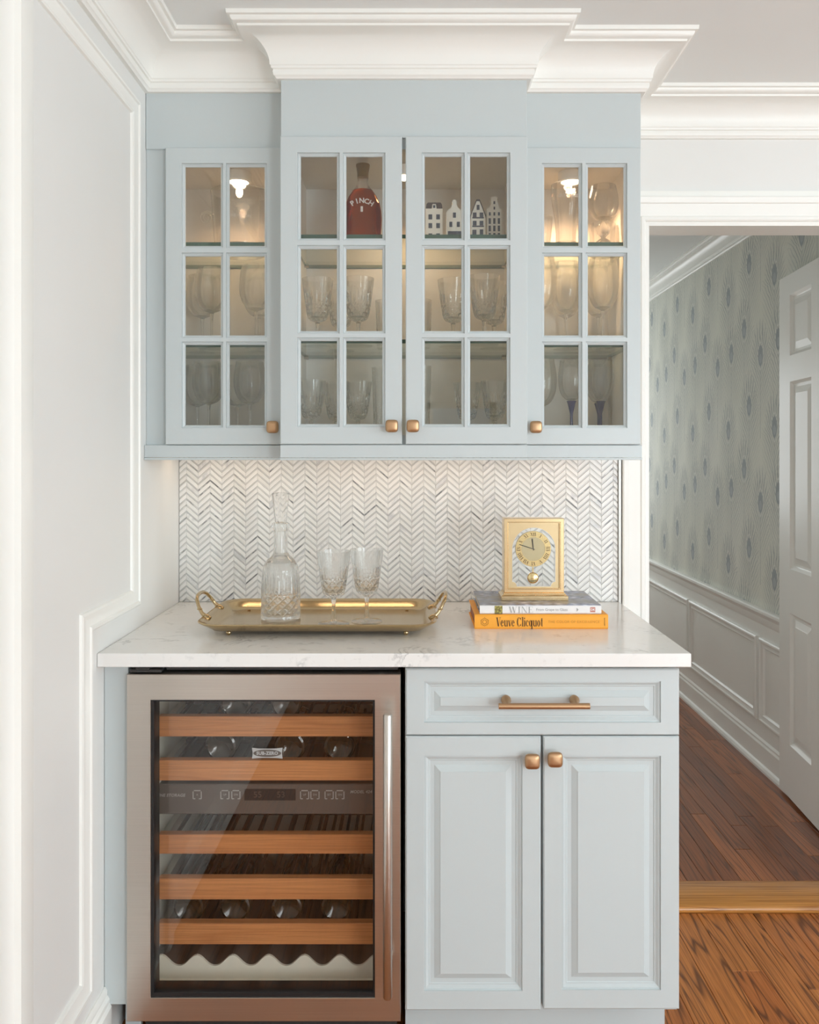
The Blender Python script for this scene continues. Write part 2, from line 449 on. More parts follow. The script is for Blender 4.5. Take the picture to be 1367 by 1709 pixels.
# ================================================================== THE SETTING
XL = -0.693      # left wall face
YB = 2.475       # back wall face
ZC = 2.402       # ceiling
XR, YR = 3.30, -3.10
struct('ceiling', MB().box(XL-0.1, XR+0.1, YR-0.1, YB+0.1, ZC, ZC+0.1), 'ceiling_white')
struct('ceiling_hall', MB().box(0.35, 1.60, 2.575, 6.3, 2.41, 2.51), 'ceiling_white')
struct('wall_left', MB().box(XL-0.1, XL, YR-0.1, YB+0.1, -0.05, ZC+0.1), 'wall_white')
OX0, OX1, OZ = 0.686, 1.402, 2.038
wall_back = struct('wall_back', MB().box(XL-0.1, OX0, YB, YB+0.1, -0.05, ZC+0.1).box(OX1, XR+0.1, YB, YB+0.1, -0.05, ZC+0.1).box(OX0, OX1, YB, YB+0.1, OZ, ZC+0.1), 'wall_white')
def wall_with_hole(name, fixed, a0, a1, h0, h1, z0, z1, axis, mat='wall_white'):
    m = MB()
    def b(p0, p1, q0, q1):
        if axis == 'X': m.box(fixed[0], fixed[1], p0, p1, q0, q1)
        else: m.box(p0, p1, fixed[0], fixed[1], q0, q1)
    b(a0, h0, -0.05, ZC+0.1); b(h1, a1, -0.05, ZC+0.1); b(h0, h1, -0.05, z0); b(h0, h1, z1, ZC+0.1)
    return struct(name, m, mat)
wall_with_hole('wall_right', (XR, XR+0.1), YR-0.1, YB+0.1, -1.55, 0.95, 0.70, 2.14, 'X')
m = MB()
for a0, a1, c0, c1 in ((XL-0.1, 0.12, -0.05, ZC+0.1), (0.12, 0.72, -0.05, 0.75), (0.12, 0.72, 1.80, ZC+0.1), (0.72, 1.85, -0.05, ZC+0.1), (1.85, 3.15, -0.05, 0.06), (1.85, 3.15, 2.10, ZC+0.1), (3.15, XR+0.1, -0.05, ZC+0.1)):
    m.box(a0, a1, YR-0.1, YR, c0, c1)
struct('wall_rear', m, 'wall_white')
def window(n, u0, u1, z0, z1, cols, rows, T, label=None):
    m = MB()
    def b(a0, a1, c0, c1, d0, d1):
        P = [T(a0, c0, d0), T(a1, c1, d1)]
        lo = [min(P[0][i], P[1][i]) for i in range(3)]; hi = [max(P[0][i], P[1][i]) for i in range(3)]
        m.box(lo[0], hi[0], lo[1], hi[1], lo[2], hi[2])
    w = 0.05
    b(u0, u0+w, z0, z1, -0.02, -0.07); b(u1-w, u1, z0, z1, -0.02, -0.07); b(u0, u1, z0, z0+w, -0.02, -0.07); b(u0, u1, z1-w, z1, -0.02, -0.07)
    o = struct('window_%d' % n, m, 'trim_white')
    m = MB(); c = 0.09
    b(u0-c, u0, z0-0.02, z1+c, 0.02, 0.0); b(u1, u1+c, z0-0.02, z1+c, 0.02, 0.0); b(u0-c, u1+c, z1, z1+c, 0.024, 0.0); b(u0-c-0.02, u1+c+0.02, z0-0.03, z0, 0.05, 0.0)
    struct('window_casing', m, 'trim_white', parent=o)
    for i in range(1, cols):
        m = MB(); u = u0+(u1-u0)*i/cols; b(u-0.011, u+0.011, z0, z1, -0.03, -0.06); struct('muntin', m, 'trim_white', parent=o)
    for j in range(1, rows):
        m = MB(); z = z0+(z1-z0)*j/rows; hw = 0.022 if j == rows//2 and rows % 2 == 0 else 0.011
        b(u0, u1, z-hw, z+hw, -0.03, -0.06); struct('muntin', m, 'trim_white', parent=o)
    for i in range(cols):
        for j in range(rows):
            m = MB(); b(u0+(u1-u0)*i/cols, u0+(u1-u0)*(i+1)/cols, z0+(z1-z0)*j/rows, z0+(z1-z0)*(j+1)/rows, -0.043, -0.047)
            struct('pane', m, 'window_glass', parent=o)
window(1, -1.55, 0.95, 0.70, 2.14, 4, 2, lambda u, z, d: (XR-d, u, z))
window(2, 1.85, 3.15, 0.06, 2.10, 2, 4, lambda u, z, d: (u, YR+d, z))
window(4, 0.12, 0.72, 0.75, 1.80, 2, 2, lambda u, z, d: (u, YR+d, z))
# the hall beyond the opening
HX, HY = 1.495, 6.20
struct('wall_hall_right', MB().box(HX, HX+0.1, 2.575, HY+0.1, -0.05, 2.51), 'feather_paper')
struct('wall_hall_left', MB().box(0.35, 0.45, 2.575, HY+0.1, -0.05, 2.51), 'hall_white')
wall_with_hole('wall_hall_end', (HY, HY+0.1), 0.35, HX+0.1, 0.62, 1.32, 0.85, 2.05, 'Y', 'hall_white')
window(3, 0.62, 1.32, 0.85, 2.05, 2, 2, lambda u, z, d: (u, HY-d, z))

# ---- floors: each board of its own
flo = struct('floor', MB().box(XL-0.1, XR+0.1, YR-0.1, YB, -0.06, -0.005), 'oak_floor')
HZ = 0.012
flh = struct('floor_hall', MB().box(0.35, HX+0.1, YB, HY+0.1, -0.06, HZ-0.005), 'oak_hall')
def boards(parent, x0, x1, y0, y1, w, ztop, mat, seed, lmin, lmax):
    rnd = random.Random(seed); x = x0
    while x < x1-0.01:
        xe = min(x+w, x1); y = y0-rnd.random()*lmax*0.6
        while y < y1:
            ye = y+lmin+rnd.random()*(lmax-lmin); a, b = max(y, y0), min(ye, y1)
            if b-a > 0.02:
                g = 0.0006; c = 0.0011; m = MB()
                m.loops([[(x+g, a+g, ztop-0.012), (xe-g, a+g, ztop-0.012), (xe-g, b-g, ztop-0.012), (x+g, b-g, ztop-0.012)],
                         [(x+g, a+g, ztop-c), (xe-g, a+g, ztop-c), (xe-g, b-g, ztop-c), (x+g, b-g, ztop-c)],
                         [(x+g+c, a+g+c, ztop), (xe-g-c, a+g+c, ztop), (xe-g-c, b-g-c, ztop), (x+g+c, b-g-c, ztop)]], True, False, True)
                struct('plank', m, mat, parent=parent)
            y = ye
        x = xe
boards(flo, 0.50, 1.90, 1.05, YB-0.02, 0.083, 0.0, 'oak_floor', 3, 0.5, 1.3)
boards(flh, 0.46, HX-0.002, 2.618, 5.6, 0.057, HZ, 'oak_hall', 11, 0.35, 0.95)
# threshold with rounded nosing
sp = [(2.458, -0.004), (2.452, 0.004), (2.452, 0.012), (2.456, 0.018), (2.463, 0.021), (2.60, 0.017), (2.617, HZ), (2.617, -0.004)]
struct('trim_threshold', MB().prism(sp, lambda a, b: (0.622, a, b), lambda a, b: (1.466, a, b)), 'oak_sill', smooth=50)

# ---- crown moulding round the room and the cabinets
def crown_prof(z0, k=1.0):
    pr = [(0, 0), (0.010, 0), (0.012, 0.004), (0.016, 0.007), (0.018, 0.014), (0.017, 0.020), (0.021, 0.022), (0.022, 0.027)]
    for i in range(0, 9):
        a = i/8*PI/2; pr.append((0.024+0.062*(1-math.cos(a)), 0.029+0.062*math.sin(a)))
    pr += [(0.090, 0.091), (0.091, 0.096), (0.095, 0.097)]
    for i in range(1, 5):
        a = i/4*PI/2; pr.append((0.095+0.010*math.sin(a), 0.097+0.012*(1-math.cos(a))))
    pr += [(0.112, 0.110), (0.113, 0.1195), (0, 0.1195)]
    return [(p*k, z0+z*k) for p, z in pr]
DS, DC = 2.142, 2.066            # front of the side and the centre upper cabinets
CX0, CX1, RX1 = -0.3305, 0.2830, 0.5880
FS, FC = DS+0.016, DC+0.016     # friezes above the doors
path = [(XL, YR), (XL, FS), (CX0, FS), (CX0, FC), (CX1, FC), (CX1, FS), (RX1, FS), (RX1, YB), (XR, YB), (XR, YR)]
struct('trim_1', sweep_plan(path, crown_prof(2.2825)), 'trim_white', smooth=30)
struct('trim_2', sweep_plan([(HX, HY), (HX, 2.58)][::-1][::-1] if False else [(0.46, HY), (HX, HY), (HX, 2.58)], [(p*0.8, z-0.0) for p, z in crown_prof(2.3145, 0.8)]), 'hall_white', smooth=30)

# ---- left wall: stepped picture-frame moulding, baseboard, door casing
def sweep_wall(path, prof, X, closed=False):
    """path in (y,z) on a wall facing +X, prof=(inward offset from path, height off wall)"""
    n = len(path); ls = []
    for k in range(n):
        def nrm(a, b):
            d = (Vector(b)-Vector(a)).normalized(); return Vector((d.y, -d.x))
        prv, nxt = (k-1) % n, (k+1) % n
        if not closed and k == 0: m = nrm(path[0], path[1])
        elif not closed and k == n-1: m = nrm(path[-2], path[-1])
        else:
            n1, n2 = nrm(path[prv], path[k]), nrm(path[k], path[nxt]); m = (n1+n2)/(1+n1.dot(n2))
        ls.append([(X+h, path[k][0]+m.x*p, path[k][1]+m.y*p) for p, h in prof])
    if closed: ls.append(ls[0])
    return MB().loops(ls, True, not closed, not closed)
mould = [(0, -0.002), (0, 0.011), (0.003, 0.0135), (0.009, 0.0135), (0.012, 0.010), (0.020, 0.009), (0.031, 0.006), (0.036, 0.007), (0.041, 0.005), (0.044, -0.002)]
struct('trim_3', sweep_wall([(1.44, 2.229), (2.086, 2.229), (2.086, 0.974), (1.774, 0.974), (1.774, 0.205), (1.44, 0.205)], mould, XL), 'trim_white', smooth=30)
bb = [(0, 0), (0.018, 0), (0.018, 0.115), (0.013, 0.122), (0.013, 0.132), (0.008, 0.140), (0.008, 0.150), (0.004, 0.158), (0, 0.158)]
struct('baseboard_left', sweep_plan([(XL, YR), (XL, 1.868)], bb), 'trim_white', smooth=30)
cas = [(1.250, 0), (1.250, 0.016), (1.262, 0.021), (1.275, 0.016), (1.385, 0.013), (1.398, 0.016), (1.408, 0.020), (1.411, 0.030), (1.450, 0.032), (1.459, 0.029), (1.459, 0)]
struct('trim_4', MB().prism([(XL+h, y) for y, h in cas], lambda a, b: (a, b, 0.0), lambda a, b: (a, b, 2.36)), 'trim_white', smooth=30)

# ---- doorway casing on the back wall, jamb lining
def casing_prof(w):   # across from opening edge outward: (dist, proud)
    return [(0, 0), (0, 0.010), (0.004, 0.013), (0.012, 0.013), (0.016, 0.010), (w*0.55, 0.014), (w*0.70, 0.016), (w*0.74, 0.020), (w-0.004, 0.024), (w, 0.022), (w, 0)]
m = MB(); w = 0.071
cp = casing_prof(w)
def corner(px, pz): return [(OX0-a if px == 0 else OX1+a, YB-h, (pz if pz == 0 else OZ+a)) for a, h in cp]
m.loops([corner(0, 0), corner(0, 1), corner(1, 1), corner(1, 0)], True, True, True)
struct('trim_5', m, 'trim_white', smooth=30)
struct('trim_6', MB().box(OX0-0.02, OX1+0.02, YB-0.0005, YB-0.012, OZ+w, OZ+w+0.018), 'trim_white')
m = MB().box(OX0-0.001, OX0+0.012, YB-0.004, YB+0.104, 0.0, OZ+0.001).box(OX1-0.012, OX1+0.001, YB-0.004, YB+0.104, 0.0, OZ).box(OX0+0.0121, OX1-0.0121, YB-0.004, YB+0.104, OZ-0.012, OZ+0.001)
struct('trim_7', m, 'trim_white')

# ---- hall right wall: chair rail, panel frames, baseboard
struct('wall_hall_dado', MB().box(HX-0.003, HX+0.001, 2.576, HY, 0.0, 0.655), 'hall_white')
rail = [(0, 0.622), (0.006, 0.622), (0.010, 0.632), (0.012, 0.655), (0.022, 0.668), (0.028, 0.676), (0.028, 0.686), (0.020, 0.691), (0, 0.691)]
struct('trim_8', sweep_plan([(HX, HY), (HX, 2.58)], rail), 'hall_white', smooth=30)
hb = [(0, 0), (0.030, 0), (0.030, 0.010), (0.024, 0.020), (0.015, 0.024), (0.015, 0.098), (0.010, 0.106), (0.010, 0.114), (0.004, 0.122), (0, 0.122)]
struct('baseboard_hall', sweep_plan([(HX, HY), (HX, 2.58)], [(p, z+HZ) for p, z in hb]), 'hall_white', smooth=30)
fm = [(0, -0.001), (0, 0.010), (0.005, 0.014), (0.012, 0.014), (0.018, 0.009), (0.028, 0.007), (0.034, 0.009), (0.038, 0.005), (0.040, -0.001)]
for k, (a, b) in enumerate(((2.66, 3.578), (3.61, 4.49), (4.515, 5.40), (5.43, 6.12))):
    mb = sweep_wall([(a, 0.205), (b, 0.205), (b, 0.565), (a, 0.565)][::-1], fm, 0.0, True)
    mb.v = [(HX-0.003-x, y, z) for x, y, z in mb.v]
    struct('trim_%d' % (9+k), mb, 'hall_white', smooth=30)

# ---- the open six-panel door standing along the hall wall
hx, hy = 1.398, 2.585
dv = Vector((0.0815, 1.0, 0)).normalized(); dn = Vector((-dv.y, dv.x, 0))
W, H = 0.745, 2.02
Td = lambda u, w_, d: (hx+dv.x*u+dn.x*d, hy+dv.y*u+dn.y*d, HZ+0.012+w_)
ops = []
for (a, b) in ((0.115, 0.325), (0.42, 0.63)):
    for (c, d) in ((0.205, 0.715), (0.885, 1.605), (1.705, 1.94)):
        ops.append((a, b, c, d))
drings = [(0, 0), (0.004, -0.004), (0.010, -0.010), (0.014, -0.012), (0.022, -0.012), (0.045, -0.005), (0.047, -0.004)]
m = MB(); panel_grid(m, 0, W, 0, H, ops, 0.035, Td, drings, True, 0.0015)
dr = struct('door_1', m, 'hall_white')

# ---- backsplash: chevron marble mosaic on the back wall
struct('grout_bed', MB().box(XL+0.0005, 0.6045, 2.4685, YB+0.001, 0.912, 1.372), 'grout', parent=wall_back)
struct('edge_strip', MB().box(0.6045, 0.612, 2.458, YB+0.001, 0.912, 1.372), 'metal_edge', parent=wall_back)
TX0, TX1, TZ0, TZ1 = XL+0.002, 0.604, 0.915, 1.370
def clip(poly, ax, lim, keep_less):
    out = []; n = len(poly)
    ins = lambda p: (p[ax] <= lim) if keep_less else (p[ax] >= lim)
    for i in range(n):
        a, b = poly[i], poly[(i+1) % n]
        if ins(a): out.append(a)
        if ins(a) != ins(b):
            t_ = (lim-a[ax])/(b[ax]-a[ax]); out.append((a[0]+(b[0]-a[0])*t_, a[1]+(b[1]-a[1])*t_))
    return out
def tile_mesh(poly, yf, thick, cx, cz, cham=0.0009):
    gx = sum(p[0] for p in poly)/len(poly); gz = sum(p[1] for p in poly)/len(poly); n = len(poly)
    ins = []
    for x, z in poly:
        d = math.hypot(x-gx, z-gz) or 1; ins.append((x-(x-gx)/d*cham*1.5, z-(z-gz)/d*cham*1.5))
    m = MB()
    m.loops([[(x-cx, thick, z-cz) for x, z in poly], [(x-cx, cham, z-cz) for x, z in poly], [(x-cx, 0, z-cz) for x, z in ins]], True, False, True)
    return m
CW, PITCH, HW, SL = 0.0350, 0.01835, 0.0128, 0.0300     # column, pitch, white height, rise over a column
whites, greys = [], []
i = 0; x = XL-0.012
while x < TX1:
    s = SL if i % 2 == 0 else -SL
    j = -4
    while True:
        zb = TZ0+j*PITCH + (0 if s > 0 else SL)
        if min(zb, zb+s) > TZ1: break
        g = 0.0001
        for kind, za, h in (('w', zb, HW), ('g', zb+HW+0.0006, PITCH-HW-0.0012)):
            P = [(x+g, za), (x+CW-g, za+s), (x+CW-g, za+s+h), (x+g, za+h)]
            Q = clip(clip(clip(clip(P, 0, TX0, False), 0, TX1, True), 1, TZ0, False), 1, TZ1, True)
            if len(Q) >= 3:
                a = abs(sum(Q[k][0]*Q[(k+1) % len(Q)][1]-Q[(k+1) % len(Q)][0]*Q[k][1] for k in range(len(Q))))/2
                if a > 4e-6: (whites if kind == 'w' else greys).append((Q, len(Q) == 4 and a > 0.98*h*(CW-2*g), s > 0, x, za))
        j += 1
    x += CW; i += 1
full = [w_ for w_ in whites if w_[1]]
full.sort(key=lambda w_: (w_[3]+CW/2)**2*0.15+(w_[4]-1.22)**2)
chosen = set(id(w_) for w_ in full[:300])
proto = {}
for w_ in full[:300]:
    Q, _, up, x, za = w_
    if up not in proto:
        o = newobj('tile', tile_mesh(Q, 0, 0.006, x, za), 'marble_white'); proto[up] = o
    else:
        o = proto[up].copy(); COL.objects.link(o)
    o.location = (x, 2.4635+random.uniform(-0.0003, 0.0003), za); o.parent = wall_back
m = MB()
for w_ in whites:
    if id(w_) in chosen: continue
    mm = tile_mesh(w_[0], 0, 0.006, 0, 0); dy = random.uniform(-0.0003, 0.0003)
    m.add([(a, b+2.4635+dy, c) for a, b, c in mm.v], mm.f)
o = newobj('tile_field', m, 'marble_white', merge=False); o.parent = wall_back; o['kind'] = 'stuff'
m = MB()
for w_ in greys:
    mm = tile_mesh(w_[0], 0, 0.005, 0, 0, 0.0005)
    m.add([(a, b+2.4655, c) for a, b, c in mm.v], mm.f)
o = newobj('pencil_strips', m, 'marble_grey', merge=False); o.parent = wall_back; o['kind'] = 'stuff'
# ================================================================== UPPER CABINETS
ROWS = [(1.425, 1.631), (1.6565, 1.8595), (1.8870, 2.0890)]
RG = [(0, 0), (0.0005, -0.0055), (0.0022, -0.0052), (0.0060, -0.0084), (0.0068, -0.0084), (0.0072, -0.0096), (0.0078, -0.012)]
ST = 0.0078
def knob_mesh(x, y, z, s=0.0155):
    m = MB()
    def sq(h, d, rnd=0.55):
        pts = []
        for k in range(24):
            a = 2*PI*k/24; c, s_ = math.cos(a), math.sin(a); e = 4.5
            r = h/((abs(c)**e+abs(s_)**e)**(1/e)); pts.append((x+r*c, y-d, z+r*s_))
        return pts
    m.loops([sq(0.0085, -0.001), sq(0.0080, 0.003), sq(0.0060, 0.008), sq(0.0065, 0.012), sq(s*0.80, 0.016), sq(s*0.97, 0.019), sq(s, 0.022), sq(s*0.97, 0.026), sq(s*0.85, 0.0285), sq(s*0.5, 0.030)])
    return m
def glass_door(parent, x0, x1, cols, yf, knob_x):
    ops = [(a-ST, b+ST, c-ST, d+ST) for a, b in cols for c, d in ROWS]
    T = lambda u, w_, d: (u, yf-d, w_)
    m = MB(); panel_grid(m, x0, x1, 1.3747, 2.1375, ops, 0.020, T, RG, False, 0.002)
    d = part('door', m, 'blue_paint', parent)
    for a, b in cols:
        for c, e in ROWS:
            part('pane', MB().box(a-0.003, b+0.003, yf+0.0125, yf+0.0155, c-0.003, e+0.003), 'pane_glass', d)
    part('knob', knob_mesh(knob_x, yf, 1.419), 'bronze', d, smooth=40, label='square brushed bronze knob')
    return d
def upper(name, x0, x1, yf, label, ox0, ox1, left_end=None):
    """yf = door front; frame face 20 mm behind"""
    r = thing(name, ((x0+x1)/2, 2.46, 1.335), label, 'cabinet')
    ff = yf+0.021; yb = 2.459
    m = MB()
    m.box(x0, x0+0.016, ff+0.018, yb, 1.365, 2.29).box(x1-0.016, x1, ff+0.018, yb, 1.365, 2.29)
    m.box(x0+0.016, x1-0.016, ff+0.018, yb, 1.3655, 1.383).box(x0+0.016, x1-0.016, ff+0.018, yb, 2.128, 2.146)
    m.box(x0+0.016, x1-0.016, yb-0.008, yb, 1.383, 2.128)
    part('carcass', m, 'cabinet_inside', r)
    m = MB()      # face frame
    m.box(x0, ox0, ff, ff+0.018, 1.3655, 2.15).box(ox1, x1, ff, ff+0.018, 1.3655, 2.15)
    m.box(ox0, ox1, ff, ff+0.018, 1.3655, 1.398).box(ox0, ox1, ff, ff+0.018, 2.112, 2.15)
    part('face_frame', m, 'blue_paint', r)
    part('frieze', MB().box(x0, x1, yf+0.016, ff+0.018, 2.1385, 2.300), 'blue_paint', r, bevel=0.001)
    m = MB().box(x0, x1, ff-0.016, ff+0.018, 1.3415, 1.3730).box(x0, x1, ff-0.019, ff+0.018, 1.335, 1.3405)
    part('light_rail', m, 'blue_paint', r, bevel=0.0008)
    for zt in (1.905, 1.640):
        m = MB().box(x0+0.0165, x1-0.0165, ff+0.022, yb-0.010, zt-0.010, zt)
        s = part('shelf', m, 'shelf_glass', r); s.data.materials.append(MAT['shelf_edge'])
        for p in s.data.polygons:
            if abs(p.normal.z) < 0.5: p.material_index = 1
        for sx in (x0+0.016, x1-0.016):
            for sy in (ff+0.06, yb-0.05):
                dx = 0.012 if sx < (x0+x1)/2 else -0.012
                part('shelf_pin', MB().cyl((sx, sy, zt-0.0135), (sx+dx, sy, zt-0.0135), 0.0035, 8), 'steel_bright', r)
    return r
upL = upper('upper_cabinet', XL+0.001, CX0-0.0015, DS, 'pale blue six-pane wall cabinet between white panelled wall and taller centre cabinet', -0.6125, -0.352)
glass_door(upL, -0.637, -0.334, [(-0.5875, -0.4965), (-0.4734, -0.384)], DS, -0.358)
upC = upper('upper_cabinet', CX0, CX1, DC, 'wide pale blue double-door wall cabinet standing forward of its neighbours', -0.312, 0.265)
glass_door(upC, CX0+0.0005, -0.0283, [(-0.2798, -0.1905), (-0.1667, -0.0774)], DC, -0.053)
glass_door(upC, -0.0193, CX1-0.0005, [(0.0283, 0.1190), (0.1414, 0.2321)], DC, -0.0012)
upR = upper('upper_cabinet', CX1+0.0015, RX1, DS, 'pale blue six-pane wall cabinet next to the doorway casing', 0.302, 0.569)
glass_door(upR, 0.2855, 0.5835, [(0.3377, 0.4256), (0.4503, 0.5412)], DS, 0.3115)

# puck lights under the cabinet tops
def puck(x, y, label, power):
    r = thing('puck_light', (x, y, 2.128), label, 'light', 'puck lights inside the wall cabinets')
    part('housing', MB().lathe([(0.035, 0), (0.035, -0.024), (0.033, -0.0265), (0.028, -0.0265), (0.028, -0.020), (0, -0.020)], 40), 'trim_white', r, smooth=True, local=True)
    part('lens', MB().lathe([(0, -0.0205), (0.0275, -0.0205), (0.0275, -0.0245), (0, -0.0248)], 40), 'puck_lens', r, smooth=True, local=True)
    d = bpy.data.lights.new('puck_lamp', 'SPOT'); d.energy = power; d.color = WARM; d.spot_size = 2.5; d.spot_blend = 0.6; d.shadow_soft_size = 0.014
    o = bpy.data.objects.new('puck_lamp', d); COL.objects.link(o); o.parent = r; o.location = (0, 0, -0.045)
puck(-0.484, 2.31, 'round warm puck light over the glass ice bucket', 10.0)
puck(-0.024, 2.27, 'round warm puck light between the amber bottle and the toy houses', 4.0)
puck(0.436, 2.31, 'round warm puck light over the beer glass', 9.0)
# slim LED bars behind the light rail
for k, (a, b, y, lab) in enumerate(((-0.66, -0.36, 2.36, 'slim warm LED bar under the wall cabinet next to the panelled wall'), (-0.30, 0.25, 2.36, 'slim warm LED bar under the double-door wall cabinet'), (0.31, 0.50, 2.36, 'slim warm LED bar under the wall cabinet next to the doorway'))):
    r = thing('led_bar', ((a+b)/2, y, 1.3655), lab, 'light', 'LED bars under the wall cabinets')
    part('housing', MB().box(a, b, y-0.012, y+0.012, 1.357, 1.3654), 'metal_edge', r)
    part('lens', MB().box(a+0.004, b-0.004, y-0.008, y+0.008, 1.3555, 1.3572), 'led_lens', r)
    lo = area('led_lamp', (0, 0, 0), (0, 0, 0), b-a, 0.014, 0.14*(b-a)/0.3, (1.0, 0.74, 0.52)); lo.parent = r; lo.location = (0, 0, -0.012)

# ================================================================== WORKTOP AND BASE UNITS
top = tag(newobj('countertop', MB().box(XL+0.001, 0.608, 1.825, 2.4685, 0.884, 0.914), 'quartz', bevel=0.002, seg=2), 'white quartz countertop with fine grey veins over fridge and drawers', 'countertop')
fp = tag(newobj('filler_panel', MB().box(XL+0.001, -0.6385, 1.8685, 1.886, 0.118, 0.8835).box(XL+0.0185, -0.6385, 1.955, 1.970, 0.0, 0.118), 'blue_paint', bevel=0.0008), 'narrow pale blue filler strip between panelled wall and wine fridge', 'panel')

bc = thing('base_cabinet', (0.285, 2.15, 0), 'pale blue base cabinet with one wide drawer above two raised-panel doors', 'cabinet')
bx0, bx1, FY = -0.0185, 0.5905, 1.850
part('carcass', MB().box(bx0, bx1, FY+0.022, 2.458, 0.105, 0.8838), 'blue_paint', bc)
part('toe_kick', MB().box(bx0, bx1-0.008, FY+0.085, 2.40, 0.0, 0.1048), 'blue_paint', bc)
Tb = lambda u, w_, d: (u, FY-d, w_)
FR = [(0, 0), (0.0008, -0.0045), (0.004, -0.0042), (0.010, -0.0085), (0.012, -0.0085), (0.014, -0.0105)]
PR = [(0, -0.0105), (0.010, -0.0105), (0.0115, -0.0095), (0.022, -0.0045), (0.0235, -0.003), (0.0245, -0.003)]
def raised(name, x0, x1, z0, z1, fx, fz):
    m = MB(); op = (x0+fx, x1-fx, z0+fz, z1-fz)
    panel_grid(m, x0, x1, z0, z1, [op], 0.020, Tb, FR, False, 0.003)
    d = part(name, m, 'blue_paint', bc)
    q = tuple(v+s*0.013 for v, s in zip(op, (1, -1, 1, -1)))
    m = MB().loops([[Tb(a, b, -0.016) for a, b in rect(*q)]] + [[Tb(a, b, dd) for a, b in rect(*q, i)] for i, dd in PR], True, True, True)
    part('panel', m, 'blue_paint', d)
    return d
drw = raised('drawer', -0.0173, 0.5897, 0.7268, 0.8745, 0.041, 0.028)
d1 = raised('door', -0.0173, 0.2826, 0.1165, 0.7243, 0.041, 0.043)
d2 = raised('door', 0.2880, 0.5897, 0.1190, 0.7243, 0.041, 0.043)
part('knob', knob_mesh(0.2605, FY, 0.677, 0.0165), 'bronze', d1, smooth=40, label='square brushed bronze knob')
part('knob', knob_mesh(0.3105, FY, 0.681, 0.0165), 'bronze', d2, smooth=40, label='square brushed bronze knob')
m = MB().cyl((0.1855, 1.815, 0.802), (0.3835, 1.815, 0.802), 0.0066, 20)
for xx in (0.205, 0.356):
    m.add(*(lambda b: (b.v, b.f))(MB().tube([(xx, 1.851, 0.806), (xx, 1.846, 0.806), (xx, 1.840, 0.806), (xx, 1.833, 0.805), (xx, 1.825, 0.8045), (xx, 1.813, 0.803)], [0.0105, 0.0112, 0.0105, 0.0075, 0.0055, 0.0055], 16)))
part('pull', m, 'bronze', drw, smooth=40, label='brushed bronze bar pull on two round posts')

# ================================================================== WINE FRIDGE
fr = thing('wine_fridge', (-0.332, 2.15, 0), 'under-counter wine fridge with steel framed glass door and wooden shelf fronts', 'fridge')
fx0, fx1, fz0, fz1 = -0.636, -0.0285, 0.092, 0.8620
gx0, gx1, gz0, gz1 = -0.583, -0.085, 0.144, 0.8055
TF = lambda u, w_, d: (u, FY-d, w_)
m = MB(); panel_grid(m, fx0, fx1, fz0, fz1, [(gx0, gx1, gz0, gz1)], 0.052, TF, [(0, 0), (0.0005, -0.0008), (0.001, -0.006)], False, 0.0015)
fd = part('door', m, 'steel', fr)
m = MB(); panel_grid(m, gx0+0.0006, gx1-0.0006, gz0+0.0006, gz1-0.0006, [(gx0+0.006, gx1-0.004, gz0+0.010, gz1-0.004)], 0.044, lambda u, w_, d: (u, FY+0.003-d, w_), [(0, 0), (0.001, -0.002)], False, 0.0004)
part('gasket', m, 'black_rubber', fd)
part('pane', MB().box(gx0+0.004, gx1-0.004, FY+0.010, FY+0.014, gz0+0.004, gz1-0.004), 'fridge_glass', fd, label='tinted glass')
m = MB().tube([(-0.0555, 1.797, 0.178), (-0.0555, 1.797, 0.181), (-0.0555, 1.797, 0.7875), (-0.0555, 1.797, 0.7905)], [0.0078, 0.0098, 0.0098, 0.0078], 24)
for zz in (0.232, 0.738):
    m.add(*(lambda b: (b.v, b.f))(MB().cyl((-0.0555, 1.80, zz), (-0.0555, 1.851, zz), 0.006, 12)))
part('handle', m, 'steel_bright', fd, smooth=40, label='tubular steel handle')
# hinge in the dark gap above the door
m = MB().box(fx0+0.006, -0.56, 1.853, 1.92, 0.8645, 0.8720).box(fx0+0.02, -0.585, 1.849, 1.875, 0.8715, 0.8770)
part('hinge', m, 'dark_metal', fr, bevel=0.002)
part('grille_strip', MB().box(-0.555, fx1-0.006, 1.875, 1.905, 0.866, 0.874), 'dark_metal', fr)
# cabinet
m = MB().box(fx0+0.002, fx0+0.022, 1.906, 2.44, 0.06, 0.880).box(fx1-0.022, fx1-0.002, 1.906, 2.44, 0.06, 0.880)
m.box(fx0+0.022, fx1-0.022, 1.906, 2.44, 0.850, 0.880).box(fx0+0.022, fx1-0.022, 1.906, 2.44, 0.06, 0.090).box(fx0+0.022, fx1-0.022, 2.42, 2.44, 0.09, 0.85)
part('cabinet_body', m, 'black_rubber', fr)
part('toe_grille', MB().box(fx0+0.01, fx1-0.01, 1.95, 2.40, 0.0, 0.0599), 'dark_metal', fr)
ix0, ix1 = fx0+0.0225, fx1-0.0225
m = MB().box(ix0, ix0+0.006, 1.907, 2.418, 0.0905, 0.8495).box(ix1-0.006, ix1, 1.907, 2.418, 0.0905, 0.8495).box(ix0, ix1, 2.412, 2.418, 0.0905, 0.8495).box(ix0, ix1, 1.907, 2.418, 0.0905, 0.0985).box(ix0, ix1, 1.907, 2.418, 0.8415, 0.8495)
part('liner', m, 'liner', fr)
SH = [(0.695, 0.742), (0.593, 0.640), (0.423, 0.468), (0.317, 0.366), (0.213, 0.262)]
wx0, wx1 = ix0+0.021, ix1-0.018
